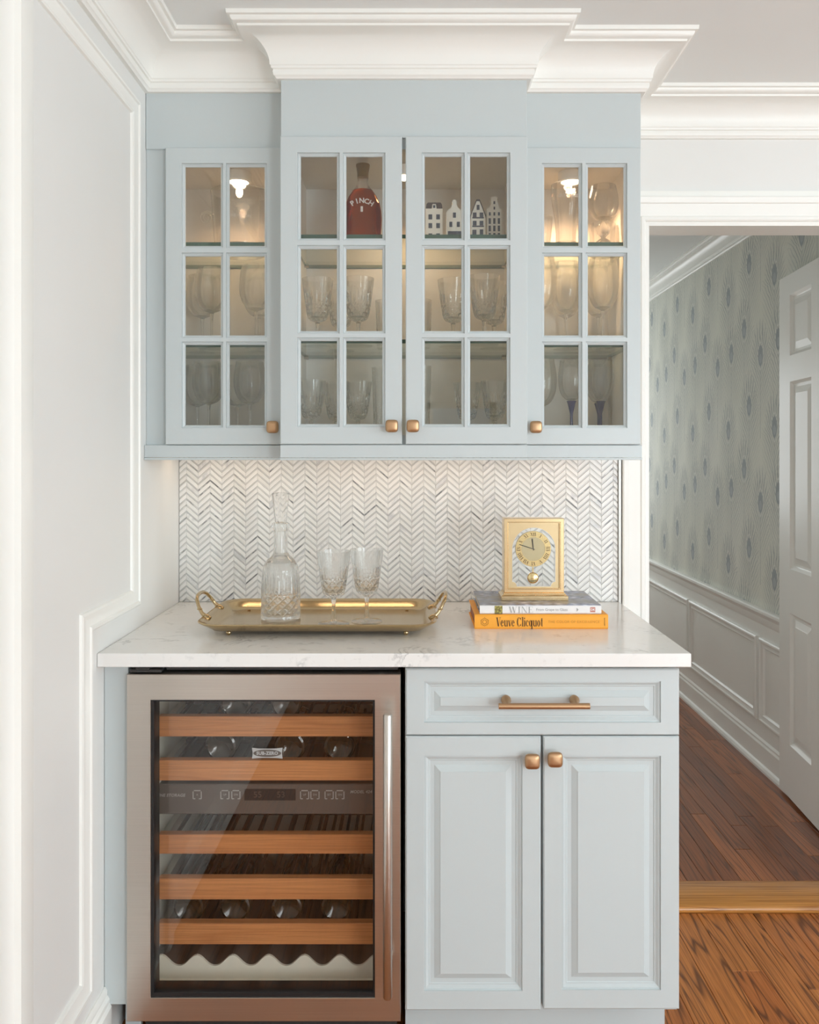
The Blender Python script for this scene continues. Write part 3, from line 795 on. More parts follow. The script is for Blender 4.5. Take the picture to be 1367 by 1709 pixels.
for z0, z1 in SH:
    s = part('shelf_front', MB().box(wx0, wx1, 1.935, 1.957, z0, z1), 'shelf_wood', fr, bevel=0.0015, label='pale wooden shelf front')
    m = MB()
    for k in range(13):
        xx = wx0+0.03+(wx1-wx0-0.06)*k/12
        m.add(*(lambda b: (b.v, b.f))(MB().box(xx-0.0035, xx+0.0035, 1.957, 2.39, z1-0.026, z1-0.018)))
    m.box(wx0+0.006, wx1-0.006, 2.15, 2.17, z1-0.036, z1-0.026).box(wx0+0.006, wx1-0.006, 2.36, 2.38, z1-0.036, z1-0.026)
    part('rack', m, 'rod_dark', s)
    for xs, sg in ((ix0+0.006, 1), (ix1-0.006, -1)):
        part('slide', MB().box(min(xs, xs+sg*0.016), max(xs, xs+sg*0.016), 1.925, 2.40, z0-0.010, z0+0.012), 'liner', s)
# control panel between the second and third shelf
cp_ = part('control_panel', MB().box(ix0+0.006, ix1-0.006, 1.942, 2.41, 0.512, 0.5825), 'panel_dark', fr, bevel=0.002)
part('display', MB().box(-0.393, -0.274, 1.9405, 1.943, 0.545, 0.571), 'black_rubber', cp_)
def btn(xc, glyph):
    m = MB(); h = 0.0095; zc = 0.558
    for a in (-1, 1):
        m.box(xc+a*h-0.0011, xc+a*h+0.0011, 1.9408, 1.943, zc-h, zc+h-0.002)
        m.box(xc+a*h*0.72-0.0026, xc+a*h*0.72+0.0026, 1.9408, 1.943, zc-h-0.0011, zc-h+0.0011)
    m.box(xc-h+0.002, xc+h-0.002, 1.9408, 1.943, zc+h-0.0011-0.0, zc+h+0.0011)
    m2 = front(text_mesh(glyph, 0.0062), xc, 1.9412, zc); m.add(m2.v, m2.f)
    part('button', m, 'print_grey', cp_)
for xc, g in ((-0.503, '\u0394' if False else 'A'), (-0.4385, 'UP'), (-0.413, 'DN'), (-0.253, 'UP'), (-0.229, 'DN'), (-0.196, 'SET'), (-0.171, 'ON')): btn(xc, g)
part('lettering', front(text_mesh('WINE STORAGE', 0.0095, 'CENTER', 0.0003, 1.05, 0.2, 0.0002), -0.567, 1.9412, 0.5565), 'print_grey', cp_)
part('lettering', front(text_mesh('MODEL 424', 0.0095, 'CENTER', 0.0003, 1.05, 0.2, 0.0002), -0.122, 1.9412, 0.5645), 'print_grey', cp_)
for xc, g in ((-0.362, '55'), (-0.308, '53')):
    part('lettering', front(text_mesh(g, 0.020, 'CENTER', 0.0003), xc, 1.9400, 0.558), 'led_red', cp_)
# maker's badge on the glass
bz, bxc = 0.684, -0.3255
badge = [(-0.034, 0.012), (-0.02, 0.0105), (0, 0.0100), (0.02, 0.0105), (0.034, 0.012), (0.0325, 0), (0.034, -0.012), (0.02, -0.0105), (0, -0.0100), (-0.02, -0.0105), (-0.034, -0.012), (-0.0325, 0)]
bd = part('badge', MB().prism(badge, lambda a, b: (bxc+a, FY+0.0101, bz+b), lambda a, b: (bxc+a, FY+0.0088, bz+b)), 'print_grey', fd)
ov = [(0.031*math.cos(2*PI*k/40), 0.0082*math.sin(2*PI*k/40)) for k in range(40)]
part('badge_oval', MB().prism(ov, lambda a, b: (bxc+a, FY+0.0089, bz+b), lambda a, b: (bxc+a, FY+0.0083, bz+b)), 'panel_dark', fd)
part('lettering', front(text_mesh('SUB-ZERO', 0.0098, 'CENTER', 0.0003, 1.08, 0, 0.0004), bxc, FY+0.0081, bz), 'print_grey', fd)
# scalloped bottom rack
N = 96; wave = lambda x: 0.1575+0.0250*abs(math.cos((x-wx0-0.046)/0.0835*PI+PI/2))**2.4
xs = [wx0+(wx1-wx0)*k/N for k in range(N+1)]
m = MB(); poly = [(x, wave(x)) for x in xs] + [(wx1, 0.122), (wx0, 0.122)]
m.prism(poly, lambda a, b: (a, 1.945, b), lambda a, b: (a, 1.951, b))
br = part('bottom_rack', m, 'liner', fr, label='white rack front with a wavy upper edge')
m = MB()
m.loops([[(x, 1.951, wave(x)) for x in xs] + [(x, 1.951, wave(x)-0.006) for x in reversed(xs)], [(x, 2.38, wave(x)+0.012) for x in xs] + [(x, 2.38, wave(x)+0.006) for x in reversed(xs)]])
part('bottle_bed', m, 'panel_dark', br)
part('bottom_ledge', MB().box(ix0+0.0065, ix1-0.0065, 1.925, 1.944, 0.0990, 0.130), 'liner', fr)

# wine bottles lying in the fridge, bases to the door
def wine_bottle(label):
    r = thing('wine_bottle', (0, 0, 0), label, 'bottle')
    pr = [(0, 0.012), (0.012, 0.010), (0.024, 0.003), (0.030, 0.0), (0.035, 0.002), (0.0375, 0.007), (0.0375, 0.185), (0.034, 0.205), (0.022, 0.235), (0.0155, 0.250), (0.0145, 0.290), (0.0155, 0.292), (0.0155, 0.300), (0, 0.300)]
    b = MB().lathe(pr, 32); b.v = [(x, z, y) for x, y, z in b.v]
    part('glass_body', b, 'bottle_green', r, smooth=True, local=True)
    b = MB().lathe([(0.0161, 0.238), (0.0161, 0.301), (0, 0.3015), (0, 0.2995), (0.0156, 0.2995), (0.0156, 0.238)], 24, ring=False); b.v = [(x, z, y) for x, y, z in b.v]
    part('foil', b, 'bottle_foil', r, smooth=True, local=True)
    return r
ORD = ('first', 'second', 'third', 'fourth', 'fifth', 'sixth')
def lay(shelf, px_list, label, group, dz=0.0):
    z1 = SH[shelf][1]
    for k, (x, y) in enumerate(px_list):
        r = wine_bottle(label) if 'WB' not in globals() else copy_tree(WB)
        globals()['WB'] = globals().get('WB', r)
        r['label'] = ORD[k]+' dark wine bottle from the hinge side, '+label; r['group'] = group
        r.location = (x, y, z1-0.018+0.0376+dz)
lay(4, [(-0.530, 1.965), (-0.421, 1.968), (-0.298, 1.966), (-0.182, 1.968)], 'lying on the lowest wooden fridge shelf', 'wine bottles on the lowest wooden shelf')
lay(1, [(-0.455, 1.970), (-0.292, 1.968), (-0.175, 1.970)], 'lying just above the control panel', 'wine bottles above the control panel')
lay(0, [(-0.42, 1.968), (-0.30, 1.966)], 'lying on the topmost fridge shelf', 'wine bottles on the topmost shelf')
# ================================================================== ON THE WORKTOP
def rrect(cx, cy, hw, hd, rad, z, n=7):
    pts = []
    for (sx, sy, a0) in ((1, 1, 0), (-1, 1, PI/2), (-1, -1, PI), (1, -1, 3*PI/2)):
        for k in range(n):
            a = a0+PI/2*k/(n-1); pts.append((cx+sx*(hw-rad)+rad*math.cos(a), cy+sy*(hd-rad)+rad*math.sin(a), z))
    return pts
tcx, tcy, thw, thd = -0.2315, 2.135, 0.2885, 0.180
tr = thing('serving_tray', (tcx, tcy, 0.914), 'rectangular brass serving tray with looped handles and ball feet', 'tray')
L = [(0.060, 0.9245), (0.046, 0.9248), (0.034, 0.9275), (0.022, 0.9345), (0.012, 0.9400), (0.001, 0.9465), (0.0, 0.9485), (0.0015, 0.9502), (0.004, 0.9500), (0.016, 0.9445), (0.028, 0.9340), (0.036, 0.9290), (0.046, 0.9273), (0.060, 0.9270)]
part('pan', MB().loops([rrect(tcx, tcy, thw-i, thd-i, max(0.012, 0.062-i*0.8), z) for i, z in L]), 'brass', tr, smooth=50)
for sx in (-1, 1):
    for sy in (-1, 1):
        b = MB().lathe([(0, -0.0065), (0.0035, -0.0058), (0.0062, -0.002), (0.0065, 0.001), (0.005, 0.0045), (0.003, 0.006), (0.005, 0.009), (0, 0.0095)], 16)
        px, py = tcx+sx*(thw-0.075), tcy+sy*(thd-0.055)
        b.v = [(x+px, y+py, z+0.9205) for x, y, z in b.v]
        part('foot', b, 'brass', tr, smooth=True)
    X = lambda d: tcx+sx*(thw+d)
    pts = [(X(-0.006), 2.066, 0.9475), (X(0.004), 2.067, 0.957), (X(0.013), 2.072, 0.972), (X(0.021), 2.086, 0.986), (X(0.025), 2.108, 0.993), (X(0.026), 2.135, 0.995), (X(0.025), 2.162, 0.993), (X(0.021), 2.184, 0.986), (X(0.013), 2.198, 0.972), (X(0.004), 2.203, 0.957), (X(-0.006), 2.204, 0.9475)]
    m = MB().tube(pts, [0.0065, 0.0045, 0.0042, 0.0045, 0.0048, 0.0046, 0.0048, 0.0045, 0.0042, 0.0045, 0.0065], 12)
    for yy in (2.066, 2.204):
        m.add(*(lambda b: ([(x+X(-0.008), y+yy, z+0.9475) for x, y, z in b.v], b.f))(MB().lathe([(0.012, -0.004), (0.0125, 0.0), (0.010, 0.003), (0.005, 0.006), (0, 0.007)], 16)))
    for (yy, zz, dd) in ((2.070, 0.966, 0.010), (2.200, 0.966, 0.010)):
        m.add(*(lambda b: ([(x+X(dd), y+yy, z+zz) for x, y, z in b.v], b.f))(MB().lathe([(0, -0.003), (0.0055, -0.002), (0.0068, 0.0), (0.0055, 0.002), (0, 0.003)], 14)))
    part('handle', m, 'brass', tr, smooth=True)

def fr_(x): return x-math.floor(x)
def cutter(z0, z1, n, k, depth, flute=None):
    def f(r, z, a):
        if z0 <= z <= z1:
            u = a*n/(2*PI); v = (z-z0)/(z1-z0)*k
            d = min(abs(fr_(u+v)-0.5), abs(fr_(u-v)-0.5)); g = max(0.0, 1-d/0.2)
            e = min(1.0, (z-z0)/0.004, (z1-z)/0.004)
            return r-depth*g*max(0, e)
        if flute and flute[0] <= z <= flute[1]:
            return r-flute[3]*abs(math.sin(a*flute[2]/2))*min(1.0, (flute[1]-z)/0.015, (z-flute[0])/0.004+0.2)
        return r
    return f
def dense(prof, step):
    out = [prof[0]]
    for a, b in zip(prof, prof[1:]):
        n = max(1, int(math.hypot(b[0]-a[0], b[1]-a[1])/step))
        for k in range(1, n+1): out.append((a[0]+(b[0]-a[0])*k/n, a[1]+(b[1]-a[1])*k/n))
    return out

# decanter (thick walls, cut diamonds, faceted stopper)
TF_ = 0.9272
dc = thing('decanter', (-0.3415, 2.148, TF_), 'cut crystal decanter with tall stopper standing on the brass tray', 'decanter')
outer = [(0, 0), (0.047, 0.0), (0.0505, 0.002), (0.0515, 0.006), (0.0505, 0.012), (0.050, 0.066), (0.0475, 0.110), (0.0455, 0.128), (0.042, 0.140), (0.034, 0.152), (0.024, 0.161), (0.0185, 0.170), (0.0172, 0.180), (0.0172, 0.215), (0.0185, 0.226), (0.0215, 0.233), (0.0225, 0.238), (0.0220, 0.2445), (0.0195, 0.2465)]
inner = [(0.0125, 0.2465), (0.0122, 0.180), (0.014, 0.170), (0.022, 0.156), (0.035, 0.145), (0.0405, 0.128), (0.043, 0.110), (0.0445, 0.066), (0.045, 0.020), (0.040, 0.014), (0, 0.0135)]
cf = cutter(0.012, 0.066, 12, 2.5, 0.0042, (0.066, 0.125, 24, 0.0020))
po = dense(outer, 0.0022); no = len(po)
zi = set(id(p) for p in inner)
m = MB(); lo_ = MB()
def wall(m, po, pi, n, rf):
    m.lathe(po, n, rf=rf)
    if pi: m.lathe(pi, n)
cnt = [0]
vessel = MB(); seq = po + inner; k_o = len(po)
vs = []; 
def lathe_two(po, pi, n, rf):
    mb = MB(); rows = []; 
    for idx, (r, z) in enumerate(po+pi):
        if r < 1e-6: mb.v.append((0, 0, z)); rows.append([len(mb.v)-1]*n); continue
        row = []
        for i in range(n):
            a = 2*PI*i/n; rr = rf(r, z, a) if (rf and idx < len(po)) else r
            mb.v.append((rr*math.cos(a), rr*math.sin(a), z)); row.append(len(mb.v)-1)
        rows.append(row)
    for A, B in zip(rows, rows[1:]):
        for i in range(n):
            j = (i+1) % n; q = []
            for w_ in (A[i], A[j], B[j], B[i]):
                if w_ not in q: q.append(w_)
            if len(q) > 2: mb.f.append(tuple(q))
    return mb
part('body', lathe_two(po, inner, 120, cf), 'crystal', dc, local=True)
st = MB(); 
def octo(r, z): return [(r*math.cos(PI/8+k*PI/4), r*math.sin(PI/8+k*PI/4), z) for k in range(8)]
st.loops([octo(0.0112, 0.2235), octo(0.0120, 0.247), octo(0.0145, 0.2485), octo(0.0155, 0.252), octo(0.0165, 0.262), octo(0.0225, 0.316), octo(0.0235, 0.320), octo(0.0215, 0.3235)])
part('stopper', st, 'crystal', dc, local=True)

def goblet(name, loc, label, group, mat, h=0.182, n=72):
    r = thing(name, loc, label, 'goblet', group); k = h/0.182
    bo = [(0.0048, 0.062), (0.010, 0.0665), (0.020, 0.070), (0.026, 0.076), (0.0295, 0.086), (0.0325, 0.105), (0.0365, 0.135), (0.0405, 0.165), (0.0425, 0.182)]
    bi = [(0.0413, 0.182), (0.0390, 0.165), (0.0350, 0.135), (0.0305, 0.108), (0.0265, 0.090), (0.020, 0.080), (0.010, 0.077), (0, 0.0765)]
    sc_ = lambda pr: [(a*k, b*k) for a, b in pr]
    f0 = cutter(0.070*k, 0.114*k, 10, 2.0, 0.0036*k, (0.114*k, 0.152*k, 20, 0.0020*k))
    bowl = lathe_two([(0, 0.0622*k)] + dense(sc_(bo), 0.0022), sc_(bi), n, f0)
    part('bowl', bowl, mat, r, smooth=12, local=True)
    stem = MB().loops([[(rr*k*math.cos(2*PI*q/8), rr*k*math.sin(2*PI*q/8), z*k) for q in range(8)] for rr, z in ((0.0085, 0.0045), (0.0058, 0.012), (0.0048, 0.030), (0.0046, 0.050), (0.0065, 0.0632))])
    part('stem', stem, mat, r, local=True)
    part('foot', MB().lathe(sc_([(0, 0), (0.038, 0), (0.0392, 0.0012), (0.038, 0.0022), (0.020, 0.0032), (0.009, 0.0048), (0, 0.0052)]), 40), mat, r, smooth=True, local=True)
    return r
g1 = goblet('crystal_goblet', (-0.1985, 2.078, TF_), 'cut crystal goblet on the brass tray, next to the decanter', 'crystal goblets on the tray', 'crystal')
g2 = copy_tree(g1); g2.location = (-0.1180, 2.112, TF_); g2['label'] = 'cut crystal goblet on the brass tray, farther from the decanter'

# ---- a small serif face for spines and dials: thick verticals, hairline horizontals
def arc(cx, cy, rx, ry, a0, a1, th, tn, n=20):
    mb = MB(); lo = []; li = []
    for k in range(n+1):
        a = math.radians(a0+(a1-a0)*k/n)
        lo.append((cx+rx*math.cos(a), cy+ry*math.sin(a), 0)); li.append((cx+(rx-th)*math.cos(a), cy+(ry-tn)*math.sin(a), 0))
    mb.add(lo+li, [(i, i+1, n+2+i, n+1+i) for i in range(n)]); return mb
def bar(x0, y0, x1, y1, w):   # stroke with horizontal width w
    return MB().add([(x0-w/2, y0, 0), (x0+w/2, y0, 0), (x1+w/2, y1, 0), (x1-w/2, y1, 0)], [(0, 1, 2, 3)])
def slab(x0, x1, y0, y1): return MB().add([(x0, y0, 0), (x1, y0, 0), (x1, y1, 0), (x0, y1, 0)], [(0, 1, 2, 3)])
def glyph(c, tk, tn):
    xh, cap = 0.50, 0.74; S = tn
    if c == 'V': return [bar(0.13, cap, 0.33, 0, tk), bar(0.54, cap, 0.36, 0, tn), slab(0, 0.27, cap-S, cap), slab(0.43, 0.66, cap-S, cap)], 0.60
    if c == 'W': return [bar(0.12, cap, 0.30, 0, tk), bar(0.46, cap, 0.31, 0, tn), bar(0.46, cap, 0.63, 0, tk), bar(0.82, cap, 0.64, 0, tn), slab(0, 0.24, cap-S, cap), slab(0.72, 0.92, cap-S, cap)], 0.96
    if c == 'v': return [bar(0.10, xh, 0.24, 0, tk*0.85), bar(0.40, xh, 0.27, 0, tn), slab(0, 0.2, xh-S, xh), slab(0.32, 0.48, xh-S, xh)], 0.46
    if c == 'e': return [arc(0.22, xh/2, 0.21, xh/2+0.01, 8, 325, tk*0.85, tn), slab(0.05, 0.42, xh*0.52, xh*0.52+S)], 0.47
    if c == 'o': return [arc(0.23, xh/2, 0.22, xh/2+0.01, 0, 360, tk*0.85, tn)], 0.50
    if c == 'c': return [arc(0.22, xh/2, 0.21, xh/2+0.01, 45, 320, tk*0.85, tn), slab(0.30, 0.40, xh*0.66, xh*0.86)], 0.45
    if c == 'C': return [arc(0.32, cap/2, 0.31, cap/2+0.01, 38, 322, tk, tn), slab(0.56, 0.56+S, cap*0.66, cap), slab(0.56, 0.56+S, 0.05, cap*0.3)], 0.66
    if c == 'q': return [arc(0.22, xh/2, 0.21, xh/2+0.01, 0, 360, tk*0.85, tn), slab(0.40-tk*0.4, 0.40+tk*0.5, -0.22, xh), slab(0.28, 0.54, -0.22, -0.22+S)], 0.54
    if c == 'u': return [slab(0.06, 0.06+tk*0.85, 0.10, xh), arc(0.22, 0.14, 0.16, 0.15, 180, 330, tk*0.85, tn), slab(0.37, 0.37+tk*0.85, 0, xh), slab(0, 0.1, xh-S, xh), slab(0.31, 0.4, xh-S, xh), slab(0.4, 0.55, 0, S)], 0.57
    if c == 'i': return [slab(0.07, 0.07+tk*0.85, 0, xh), slab(0, 0.1, xh-S, xh), slab(0, 0.24, 0, S), arc(0.125, 0.66, 0.07, 0.07, 0, 360, 0.069, 0.069)], 0.27
    if c == 'l': return [slab(0.07, 0.07+tk*0.85, 0, 0.78), slab(0, 0.1, 0.78-S, 0.78), slab(0, 0.24, 0, S)], 0.27
    if c == 't': return [slab(0.09, 0.09+tk*0.85, 0.06, 0.68), slab(0, 0.27, xh-S, xh), arc(0.20, 0.08, 0.11, 0.09, 180, 330, tk*0.5, tn)], 0.32
    if c == 'I': return [slab(0.10, 0.10+tk, 0, cap), slab(0, 0.20+tk, 0, S), slab(0, 0.20+tk, cap-S, cap)], 0.24+tk
    if c == 'N': return [slab(0.10, 0.10+tn, 0, cap), slab(0.58, 0.58+tn, 0, cap), bar(0.13, cap, 0.56, 0, tk), slab(0, 0.22, 0, S), slab(0, 0.2, cap-S, cap), slab(0.48, 0.70, cap-S, cap)], 0.72
    if c == 'E': return [slab(0.08, 0.08+tk, 0, cap), slab(0, 0.5, 0, S), slab(0, 0.48, cap-S, cap), slab(0.1, 0.36, cap*0.5, cap*0.5+S), slab(0.48, 0.48+S, 0, 0.18), slab(0.46, 0.46+S, cap-0.16, cap), slab(0.34, 0.34+S, cap*0.4, cap*0.62)], 0.54
    if c == 'X': return [bar(0.08, cap, 0.48, 0, tk), bar(0.46, cap, 0.10, 0, tn), slab(0, 0.2, cap-S, cap), slab(0.36, 0.56, cap-S, cap), slab(0, 0.2, 0, S), slab(0.36, 0.56, 0, S)], 0.58
    return [], 0.26
def serif(s, width=None, size=1.0, tk=0.17, tn=0.035):
    out = MB(); x = 0
    for ch in s:
        gs, adv = glyph(ch, tk, tn)
        for g in gs: out.add([(a+x, b, 0) for a, b, _ in g.v], g.f)
        x += adv
    k = (width/x) if width else size
    out.v = [((a-x/2)*k, (b-0.37)*(size if width and size != 1.0 else k), 0) for a, b, _ in out.v]
    return out

# ---- books
def book(loc0, x0, x1, y0, y1, z0, z1, cover, spine, pages, label, nm):
    r = thing('book', ((x0+x1)/2, (y0+y1)/2, z0), label, 'book')
    t_ = 0.003
    part('cover', MB().box(x0, x1, y0+0.002, y1, z0, z0+t_).box(x0, x1, y0+0.002, y1, z1-t_, z1), cover, r, bevel=0.0006)
    poly = [(y0+0.005, z0), (y0+0.0015, z0+0.001), (y0, z0+0.004), (y0, z1-0.004), (y0+0.0015, z1-0.001), (y0+0.005, z1)]
    part('spine', MB().prism(poly, lambda a, b: (x0, a, b), lambda a, b: (x1, a, b)), spine, r)
    part('pages', MB().box(x0+0.004, x1-0.004, y0+0.005, y1-0.004, z0+t_, z1-t_), pages, r)
    return r
b1 = book(None, 0.1525, 0.4855, 2.080, 2.292, 0.9140, 0.9500, 'book_orange', 'book_orange', 'paper_tan', 'thick orange book lying flat on the countertop under the white-spined book', 'o')
yf = 2.0798
zb = 0.932
def put(parent, mb, X, Z, y, mat, name='lettering'):
    mb.v = [(X+a, y, Z+b) for a, b, _ in mb.v]; o = part(name, mb, mat, parent); return o
put(b1, serif('Veuve Clicquot', 0.117, 0.030, 0.17, 0.03), 0.2645, zb, yf-0.0002, 'ink_brown')
part('lettering', front(text_mesh('THE COLOR OF EXCELLENCE', 0.0088, 'CENTER', 0.0002, 1.12), 0.400, yf-0.0001, zb), 'ink_orange', b1)
tm = text_mesh('ASSOULINE', 0.0040, 'CENTER', 0.0002); tm.v = [(0.4765-b, yf-0.0001-c, zb+a) for a, b, c in tm.v]
part('lettering', tm, 'ink_brown', b1)
m = MB()      # hexagonal house emblem
for k in range(6):
    a0, a1 = PI/6+k*PI/3, PI/6+(k+1)*PI/3
    for rr in (0.0098, 0.0055):
        p0, p1 = (rr*math.cos(a0), rr*math.sin(a0)), (rr*math.cos(a1), rr*math.sin(a1))
        dx, dz = p1[0]-p0[0], p1[1]-p0[1]; l_ = math.hypot(dx, dz); nx, nz = -dz/l_*0.0004, dx/l_*0.0004
        m.add([(0.1775+p0[0]+nx, yf-0.0003, zb+p0[1]+nz), (0.1775+p0[0]-nx, yf-0.0003, zb+p0[1]-nz), (0.1775+p1[0]-nx, yf-0.0003, zb+p1[1]-nz), (0.1775+p1[0]+nx, yf-0.0003, zb+p1[1]+nz)], [(0, 1, 2, 3)])
for k in range(5):
    a = PI/2+k*2*PI/5
    m.add([(0.1775+0.0105*math.cos(a)-0.0006, yf-0.0003, zb+0.0105*math.sin(a)-0.0006), (0.1775+0.0105*math.cos(a)+0.0006, yf-0.0003, zb+0.0105*math.sin(a)-0.0006), (0.1775+0.0105*math.cos(a), yf-0.0003, zb+0.0105*math.sin(a)+0.0008)], [(0, 1, 2)])
part('emblem', m, 'ink_brown', b1)
b2 = book(None, 0.1660, 0.4700, 2.086, 2.306, 0.9501, 0.9725, 'grape_jacket', 'book_white', 'paper', 'white-spined wine book with grape jacket between orange book and gold clock', 'w')
yf2 = 2.0858; zb2 = 0.9613
put(b2, serif('WINE', 0.062, 0.021, 0.10, 0.02), 0.2685, zb2, yf2-0.0002, 'ink_soft')
part('lettering', front(text_mesh('From Grape to Glass', 0.0092, 'CENTER', 0.0002, 1.0), 0.346, yf2-0.0001, zb2), 'ink_soft', b2)
part('cover_picture', MB().box(0.2030, 0.2225, yf2-0.0004, yf2+0.0005, 0.9515, 0.9710), 'grape_print', b2)
m = MB().add([(0.4080, yf2-0.0003, zb2+0.005), (0.4080, yf2-0.0003, zb2-0.005), (0.4125, yf2-0.0003, zb2)], [(0, 1, 2)])
part('arrow_mark', m, 'ink_soft', b2)
m = MB().box(0.4420, 0.4545, yf2-0.0003, yf2+0.0005, zb2-0.006, zb2+0.006)
em = part('publisher_mark', m, 'ink_red', b2)
part('lettering', front(text_mesh('DK', 0.0078, 'CENTER', 0.0002, 1.0, 0, 0.0002), 0.44825, yf2-0.0004, zb2), 'book_white', em)

# ---- gold pendulum clock
cx_, cz0, cyf = 0.3125, 0.9726, 2.160
ck = thing('mantel_clock', (cx_, 2.185, cz0), 'gold mantel clock with roman dial and pendulum standing on the books', 'clock')
m = MB().box(cx_-0.0865, cx_+0.0865, 2.148, 2.222, cz0, cz0+0.011)
m.loops([[(cx_+sx*w_, yy, z) for sx, yy in ((-1, ya), (1, ya), (1, yb_), (-1, yb_))] for w_, ya, yb_, z in ((0.0865, 2.148, 2.222, cz0+0.011), (0.0835, 2.151, 2.219, cz0+0.0135), (0.080, 2.154, 2.216, cz0+0.0150), (0.080, 2.154, 2.216, cz0+0.0185))], True, True, True)
part('plinth', m, 'clock_gold', ck, bevel=0.0006)
z0, z1 = cz0+0.0185, 1.1835; hw = 0.0775
Tc = lambda u, w_, d: (cx_+u, cyf-d, w_)
m = MB(); panel_grid(m, -hw, hw, z0, z1, [(-hw+0.009, hw-0.009, z0+0.009, z1-0.009)], 0.050, Tc, [(0, 0), (0.0012, -0.0015), (0.0025, -0.0015), (0.003, -0.006)], False, 0.001)
part('frame', m, 'clock_gold', ck)
# arched gold front plate with scooped lower corners
ow, oz0, oz1 = hw-0.008, z0+0.008, z1-0.008
ir = 0.0560; izc = 1.1035; ib = z0+0.0155
inn = []
for k in range(25): a = PI*k/24; inn.append((ir*math.cos(a), izc+ir*math.sin(a)))
inn += [(-ir, ib+0.0125)] + [(-ir+0.0118*math.sin(q)*1.0, ib+0.0125*math.cos(q)) for q in [PI/2*k/6 for k in range(1, 6)]] + [(-ir+0.0118, ib)]
inn += [(ir-0.0118, ib)] + [(ir-0.0118*math.sin(q), ib+0.0125*math.cos(q)) for q in [PI/2*k/6 for k in range(5, 0, -1)]] + [(ir, ib+0.0125)]
ccz = (oz0+oz1)/2; out_ = []
for (a, b) in inn:
    dx, dz = a, b-ccz; s_ = min(ow/abs(dx) if abs(dx) > 1e-9 else 1e9, ((oz1-ccz) if dz > 0 else (ccz-oz0))/abs(dz) if abs(dz) > 1e-9 else 1e9)
    out_.append((dx*s_, ccz+dz*s_))
m = MB(); yp = cyf+0.006
m.loops([[(cx_+a, yp+0.003, b) for a, b in out_], [(cx_+a, yp, b) for a, b in out_], [(cx_+a, yp, b) for a, b in inn], [(cx_+a, yp+0.003, b) for a, b in inn], [(cx_+a, yp+0.003, b) for a, b in out_]], True, False, False)
part('arch_plate', m, 'clock_panel', ck, label='satin gold plate with an arched opening')
m = MB().loops([[(cx_+a, yp-0.0008, b) for a, b in inn], [(cx_+a*0.985, yp-0.0008, (b-ccz)*0.988+ccz) for a, b in inn], [(cx_+a*0.985, yp+0.004, (b-ccz)*0.988+ccz) for a, b in inn], [(cx_+a, yp+0.004, b) for a, b in inn]], True, False, False)
part('arch_bevel', m, 'print_white', ck)
part('front_pane', MB().box(cx_-ow, cx_+ow, yp+0.0045, yp+0.006, oz0, oz1), 'window_glass', ck)
dz_, yd = 1.1030, yp+0.010
disc = lambda r0, r1, ya, yb_, n=64: MB().loops([[(cx_+r*math.cos(2*PI*k/n), y, dz_+r*math.sin(2*PI*k/n)) for k in range(n)] for r, y in ((r1, yb_), (r1, ya), (r0, ya), (r0, yb_))], True, False, False)
dl = part('dial', disc(0.0005, 0.0465, yd, yd+0.006), 'dial_gold', ck, smooth=30)
part('chapter_ring', disc(0.0310, 0.0458, yd-0.0010, yd+0.001), 'bright_gold', dl, smooth=30)
for h, s_ in enumerate(('XII', 'I', 'II', 'III', 'IIII', 'V', 'VI', 'VII', 'VIII', 'IX', 'X', 'XI')):
    a = -h*PI/6; g = serif(s_, None, 0.0115, 0.13, 0.04); R_ = 0.0384
    g.v = [(cx_+(u*math.cos(a)-(w_+R_)*math.sin(a)), yd-0.0014, dz_+(u*math.sin(a)+(w_+R_)*math.cos(a))) for u, w_, _ in g.v]
    part('numeral', g, 'ink_brown', dl)
def hand(ang, l_, w0, w1, y):
    a = math.radians(ang); d = Vector((math.sin(a), 0, math.cos(a))); n_ = Vector((d.z, 0, -d.x)); C = Vector((cx_, y, dz_))
    P = [C-d*0.004+n_*w0, C+d*l_+n_*w1, C+d*l_-n_*w1, C-d*0.004-n_*w0]
    mb = MB(); mb.add([p[:] for p in P] + [(p+Vector((0, 0.0006, 0)))[:] for p in P], [(0, 1, 2, 3), (7, 6, 5, 4), (0, 4, 5, 1), (1, 5, 6, 2), (2, 6, 7, 3), (3, 7, 4, 0)]); return mb
part('hour_hand', hand(-6, 0.027, 0.0009, 0.0014, yd-0.0022), 'ink', dl)
part('minute_hand', hand(-72, 0.038, 0.0007, 0.0010, yd-0.0030), 'ink', dl)
part('lettering', front(text_mesh('QUARTZ', 0.0035, 'CENTER', 0.0001), cx_, yd-0.0005, dz_-0.021), 'ink_brown', dl) if False else None
pd = part('pendulum', MB().box(cx_-0.0016, cx_+0.0016, yd+0.006, yd+0.008, 1.035, 1.070), 'bright_gold', ck)
bobm = MB().lathe([(0, -0.004), (0.011, -0.0035), (0.0142, -0.0015), (0.0148, 0), (0.0142, 0.0015), (0.011, 0.0035), (0, 0.004)], 32); bobm.v = [(cx_+x, yd+0.006+z, 1.0265+y) for x, y, z in bobm.v]
part('bob', bobm, 'bright_gold', pd, smooth=True)

